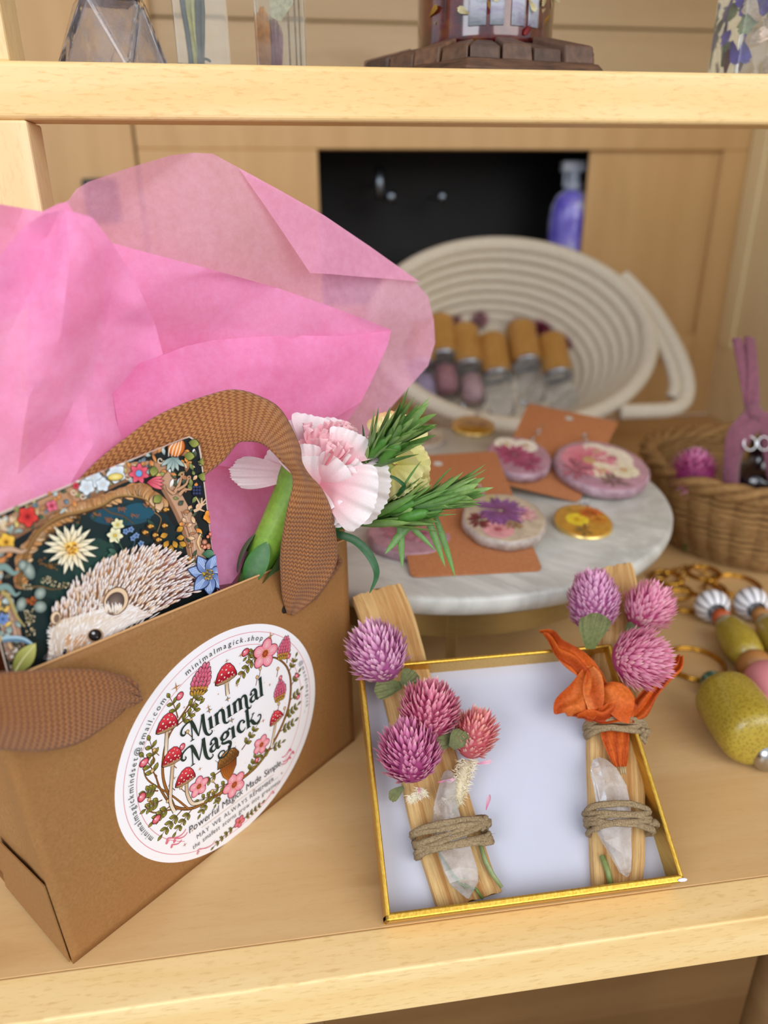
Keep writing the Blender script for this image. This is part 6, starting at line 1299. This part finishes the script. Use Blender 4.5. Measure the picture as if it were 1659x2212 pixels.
def clasp(e,x,y,dx,dy,L=34):
    a=onz(x,y,.0025); b=onz(x+dx*L,y+dy*L,.0025); s=a.lerp(b,.5); m=MB(); d=(b-a); w_=V((-d.y,d.x,0)).normalized()*d.length*.32
    m.tube(crom([a.to_tuple(),(a+d*.2+w_).to_tuple(),(a+d*.7+w_*1.1).to_tuple(),b.to_tuple(),(a+d*.7-w_*1.1).to_tuple(),(a+d*.25-w_).to_tuple(),a.to_tuple()],6),.0011,8); m.ell(a-d*.12,(V((.0026,0,0)),V((0,.0026,0)),V((0,0,.0024))),12,8); obj('lobster_clasp',m,GR,e)
    m=MB(); P=[]; 
    for k in range(5):
        c=a-d*(.3+.28*k)+w_*.3*math.sin(k*1.7); P.append(c); m.tube([(c.x+.0022*math.cos(t),c.y+.0016*math.sin(t),.0022+.0012*math.sin(t+k)) for t in [j*.628 for j in range(10)]],.0005,6,closed=True)
    obj('chain',m,GR,e)
k4=thing('keyring_clasps',onz(1500,1250,0),'tangle of gold clasps and chain between the key rings and the wicker basket','clasp')
clasp(k4,1468,1262,-.3,.95); clasp(k4,1536,1258,.5,.8); clasp(k4,1436,1238,-.9,.3,30); ringo(k4,1440,1250,30); ringo(k4,1520,1240,32)
# ---------------------------------------------------------------- things on the upper shelf
ZS=zt
CG=glass('clear_glass',(.97,.98,1.0),.02,1.5); CGB=glass('clear_block_resin',(.95,.98,.97),.02,1.35,milk=.14,milkcol='e8efe8'); 
def facet(name,prof,T,n,mat,par,rot=0,bevel=.0008):
    m=MB(); rows=[]
    for (r,z) in prof: rows.append([m.add(T@V((r*math.cos(rot+2*math.pi*k/n),r*math.sin(rot+2*math.pi*k/n),z))) for k in range(n)])
    for a,b in zip(rows,rows[1:]):
        for k in range(n): m.face(a[k],a[(k+1)%n],b[(k+1)%n],b[k])
    m.face(*rows[0][::-1]); m.face(*rows[-1]); return obj(name,m,mat,par,smooth=False,bevel=bevel,seg=3)
c=ony(248,120,.382); s=pxm(c); x,y=c.x,.382
gbx=thing('glass_bottle',(x,y,ZS),'clear faceted pyramid glass bottle with a cork, on the upper shelf','bottle')
T=Matrix.Translation((x,y,ZS))
hb=.0305
# antiprism body: wide square foot turning into a narrow shoulder
def body(k,w_):
    m=MB(); A_=[(k*(.0265)*math.cos(a),k*.0265*math.sin(a),w_) for a in [R(45+90*i-22) for i in range(4)]]
    B_=[(k*.0168*math.cos(a),k*.0168*math.sin(a),hb-w_) for a in [R(90*i-22) for i in range(4)]]
    A2=[(k*.0265*math.cos(a),k*.0265*math.sin(a),w_) for a in [R(45+90*i-22) for i in range(4)]]
    ai=[m.add(T@V(p)) for p in A_]; bi=[m.add(T@V(p)) for p in B_]
    for i in range(4): m.face(ai[i],bi[(i+1)%4],bi[i]) ; m.face(ai[i],ai[(i+1)%4],bi[(i+1)%4])
    m.face(*ai[::-1]); m.face(*bi); return m
obj('bottle_body',body(1.0,0),CG,gbx,smooth=False,bevel=.0014,seg=3)
obj('inner_wall',body(.80,.0024),glass('inner_surface',(.97,.97,1.0),.03,.667,milk=.30,milkcol='dcdff2'),gbx,smooth=False,bevel=.0010,seg=2)
m=MB(); m.lathe([(.0135,hb-.0004),(.0128,hb+.004),(.0128,hb+.012),(.0145,hb+.013),(.0145,hb+.016),(.0120,hb+.017)],T,32); obj('neck',m,CG,gbx)
m=MB(); m.lathe([(.0,hb+.0056),(.0115,hb+.0056),(.0125,hb+.026),(0,hb+.026)],T,24); obj('cork',m,plain('cork','b8823c',.8,noisy=.25,nscale=300),gbx)
def block(x0,x1,y,dep,h,lab,cat,tilt=0,edge='cfe0dc'):
    a=ony(x0,128,y).x; b=ony(x1,128,y).x; e=thing('resin_block',((a+b)/2,y+dep/2,ZS),lab,cat,'upright clear resin blocks on the upper shelf')
    T=Matrix.Translation(((a+b)/2,y+dep/2,ZS))@Matrix.Rotation(tilt,4,'Z'); w_=(b-a)/2
    m=MB(); m.box((-w_,-dep/2,0),(w_,dep/2,h),T=T); obj('clear_block',m,CGB,e,smooth=False,bevel=.0010,seg=3); return e,T,w_,dep
INC=attr('set_flower',.5,.3,trans=.15,noisy=.4,nscale=500)
# left: grey-green stem
e,T,w_,dp=block(378,495,.380,.018,.13,'tall clear block with a grey and yellow dried stem, beside the pyramid bottle','decoration',R(6))
m=MB(); 
for k,(ox,c0,r_) in enumerate(((-.0060,'4c5458',.0013),(-.0045,'b8b45c',.0014),(-.0030,'d0cc78',.0009),(-.0018,'3c4448',.0016),(-.0006,'56605c',.0010))):
    m.tube([T@V((ox+.0006*math.sin(z*130+k)+z*.045*(k-1)*.4,.0006*k-.001,z)) for z in [.0015+.125*j/14 for j in range(15)]],r_,7,col=lin(c0))
obj('dried_stem',m,INC,e)
m=MB(); P=[(-.0116,0,.0072),(-.0078,0,.0070),(-.0030,0,.0078),(.0005,0,.0096),(.0030,0,.0086)]; m.tube([T@V(p) for p in crom(P,5)],.0007,7,col=lin('3a3e40'),sq=.8); obj('dried_sprig',m,INC,e)
# middle: orange and plum petals
e,T,w_,dp=block(557,665,.382,.018,.13,'tall clear block with an orange and plum dried petal, left of the wooden stand','decoration',R(-4))
m=MB(); petal(m,T@V((-.0078,-.002,.0015)),V((0,0,1)),V((1,0,0)),.030,.0062,nrm=V((0,-1,0)),ruff=.02,c0='8a4a1c',c1='cc8420',cedge='e09a3c',seed=2,teeth=4,w0=.8); obj('dried_petal',m,INC,e)
m=MB(); petal(m,T@V((-.0036,.001,.0010)),V((0.02,0,1)),V((1,0,0)),.026,.0082,nrm=V((0,-1,0)),ruff=.10,c0='7c4450',c1='a87484',cedge='c8a08c',seed=5,teeth=5,w0=.6); obj('dried_petal',m,INC,e)
m=MB(); petal(m,T@V((-.002,.001,.026)),V((.35,0,1)),V((1,0,-.3)),.016,.012,nrm=V((0,-1,0)),ruff=.1,c0='cfc8a0',c1='e8e4c8',seed=7,teeth=5,w0=.4); obj('dried_petal',m,INC,e)
for xx in (.0035,.0065,.0085): 
    m=MB(); m.tube([T@V((xx,.002,.001)),T@V((xx+.0003,.002,.12))],.0004,6,col=lin('b8a07c')); obj('dried_stalk',m,INC,e)
# right: violet flowers
e,T,w_,dp=block(1576,1700,.385,.020,.13,'clear block with violet and cream flowers at the right end of the upper shelf','decoration',R(14),)
r=rnd(4)
for k in range(34):
    c=T@V((r.uniform(-.85,.85)*w_,r.uniform(-.4,.3)*dp,.003+.075*r.random())); d=V((r.uniform(-1,1),-.1,r.uniform(-1,1))).normalized(); col=r.choice((('3c2c8c','6c5cc8'),('4a3aa0','8878d8'),('c8a890','e8d4c0'),('6c7c54','98a478'),('5c3040','8a4c5c'),('c8b45c','e8dc90'),('4c5c58','7c8c84')))
    if c.z-ZS<.022 and col[0] in('3c2c8c','4a3aa0') and r.random()<.6: col=('c8a890','e8d4c0')
    m=MB(); petal(m,c,d,d.cross(V((0,-1,0))),.008+.005*r.random(),.007,nrm=V((0,-1,0)),ruff=.2,c0=col[0],c1=col[1],seed=k,teeth=4,nu=8,nv=5,w0=.3); obj('set_petal',m,INC,e)
# dark resin vessel on a stand of wooden chips
YV=.412; c0_=ony(762,132,YV-.02); c1_=ony(1350,142,YV-.02); cx_=(c0_.x+c1_.x)/2; WS=(c1_.x-c0_.x)/2
ws=thing('wooden_stand',(cx_,YV,ZS),'six-sided dark wooden plinth edged with stained wood chips','stand')
DW=NT('stained_wood'); dn=DW.noise(DW.coord((6,6,40)),14,5,.65); DW.set(Base_Color=DW.mix(lin('33241a'),lin('6e4c34'),DW.ramp(dn,[(.3,0.0),(.72,1.0)])),Roughness=.6); DW.bump(dn,.5,.001); DW=DW.m
facet('base_slab',[(WS*1.0,0),(WS*1.02,.002),(WS*.96,.0060),(WS*.9,.0070)],Matrix.Translation((cx_,YV,ZS)),6,DW,ws,rot=R(10),bevel=.0006)
r=rnd(9); k=0
for side in range(6):
    a0=R(10)+side*math.pi/3; a1=a0+math.pi/3; p0=V((math.cos(a0),math.sin(a0),0))*WS*.93; p1=V((math.cos(a1),math.sin(a1),0))*WS*.93
    nchip=4
    for j in range(nchip):
        f0=(j+.03)/nchip; f1=(j+.97)/nchip; a=p0.lerp(p1,f0); b=p0.lerp(p1,f1); a2=a*.62; b2=b*.62; h=.0075+.0035*r.random(); z0_=.0058
        m=MB(); sl=.004
        pts=[a,b,b2,a2]; lo=[m.add(V((cx_,YV,ZS+z0_))+p*(1+.02*r.uniform(-1,1))) for p in pts]; hi=[m.add(V((cx_,YV,ZS+z0_+(h*.75 if q<2 else h+sl)))+p*(.985+.015*r.uniform(-1,1))) for q,p in enumerate(pts)]
        m.face(*lo[::-1]); m.face(*hi)
        for q in range(4): m.face(lo[q],lo[(q+1)%4],hi[(q+1)%4],hi[q])
        col=r.choice(('5a4030','6b4c36','4e382a','604430')); key='chip_'+col
        obj('wood_chip',m,bpy.data.materials.get(key) or plain(key,col,.6,noisy=.35,nscale=250,bump=.5),ws,smooth=False,bevel=.0010,seg=2)
vx=(ony(930,60,YV-.03).x+ony(1232,60,YV-.03).x)/2; vr=(ony(1232,60,YV-.03).x-ony(930,60,YV-.03).x)/2
vs_=thing('resin_lantern',(vx,YV,ZS+.014),'dark red resin vessel with panes of pearly film and dried flowers, on the wooden stand','vase')
zb_=ZS+.0168; T=Matrix.Translation((vx,YV,zb_))
DR=NT('dark_red_resin'); dn=DR.noise(DR.coord(),70,5,.6); DR.set(Base_Color=DR.ramp(dn,[(.35,'2a0c0c'),(.5,'561818'),(.62,'6c3c14'),(.75,'3a1210')]),Roughness=.12,Specular_IOR_Level=.6,Coat_Weight=.8); 
m=MB(); m.lathe([(vr*.97,0),(vr,.002),(vr*1.0,.004),(vr*1.01,.12),(vr*.9,.12),(vr*.9,.005),(0,.005)],T,64); obj('vessel_wall',m,DR.m,vs_)
PRL=NT('pearl_film'); pn=PRL.noise(PRL.coord(),60,5,.7,1.0); PRL.set(Base_Color=PRL.ramp(pn,[(.3,'8c9aa0'),(.5,'c4c8d4'),(.65,'a8a0bc'),(.8,'dcd8c8')]),Roughness=.2,Coat_Weight=.6); 
for a0,a1 in ((-118,-104),(-101,-90),(-84,-72),(-69,-58)):
    m=MB(); m.grid(lambda u,v: T@V((vr*1.012*math.cos(R(a0+(a1-a0)*u)),vr*1.012*math.sin(R(a0+(a1-a0)*u)),.007+.10*v)),6,6); obj('pearl_pane',m,PRL.m,vs_,solid=.0006)
r=rnd(12)
for k in range(26):
    a=R(r.uniform(-160,-20)); p=T@V((vr*1.02*math.cos(a),vr*1.02*math.sin(a),.004+.03*r.random())); nn=V((math.cos(a),math.sin(a),0)); d=V((-math.sin(a)*r.uniform(-1,1),math.cos(a)*r.uniform(-1,1),r.uniform(-1,1))).normalized(); c=r.choice((('8a5c1c','c8983c'),('5c1418','8a2428'),('a89468','d8cc9c')))
    m=MB(); petal(m,p,d,nn.cross(d),.006+.003*r.random(),.003,nrm=nn,ruff=.1,c0=c[0],c1=c[1],seed=k,teeth=3,nu=6,nv=5); obj('dried_petal',m,INC,vs_)
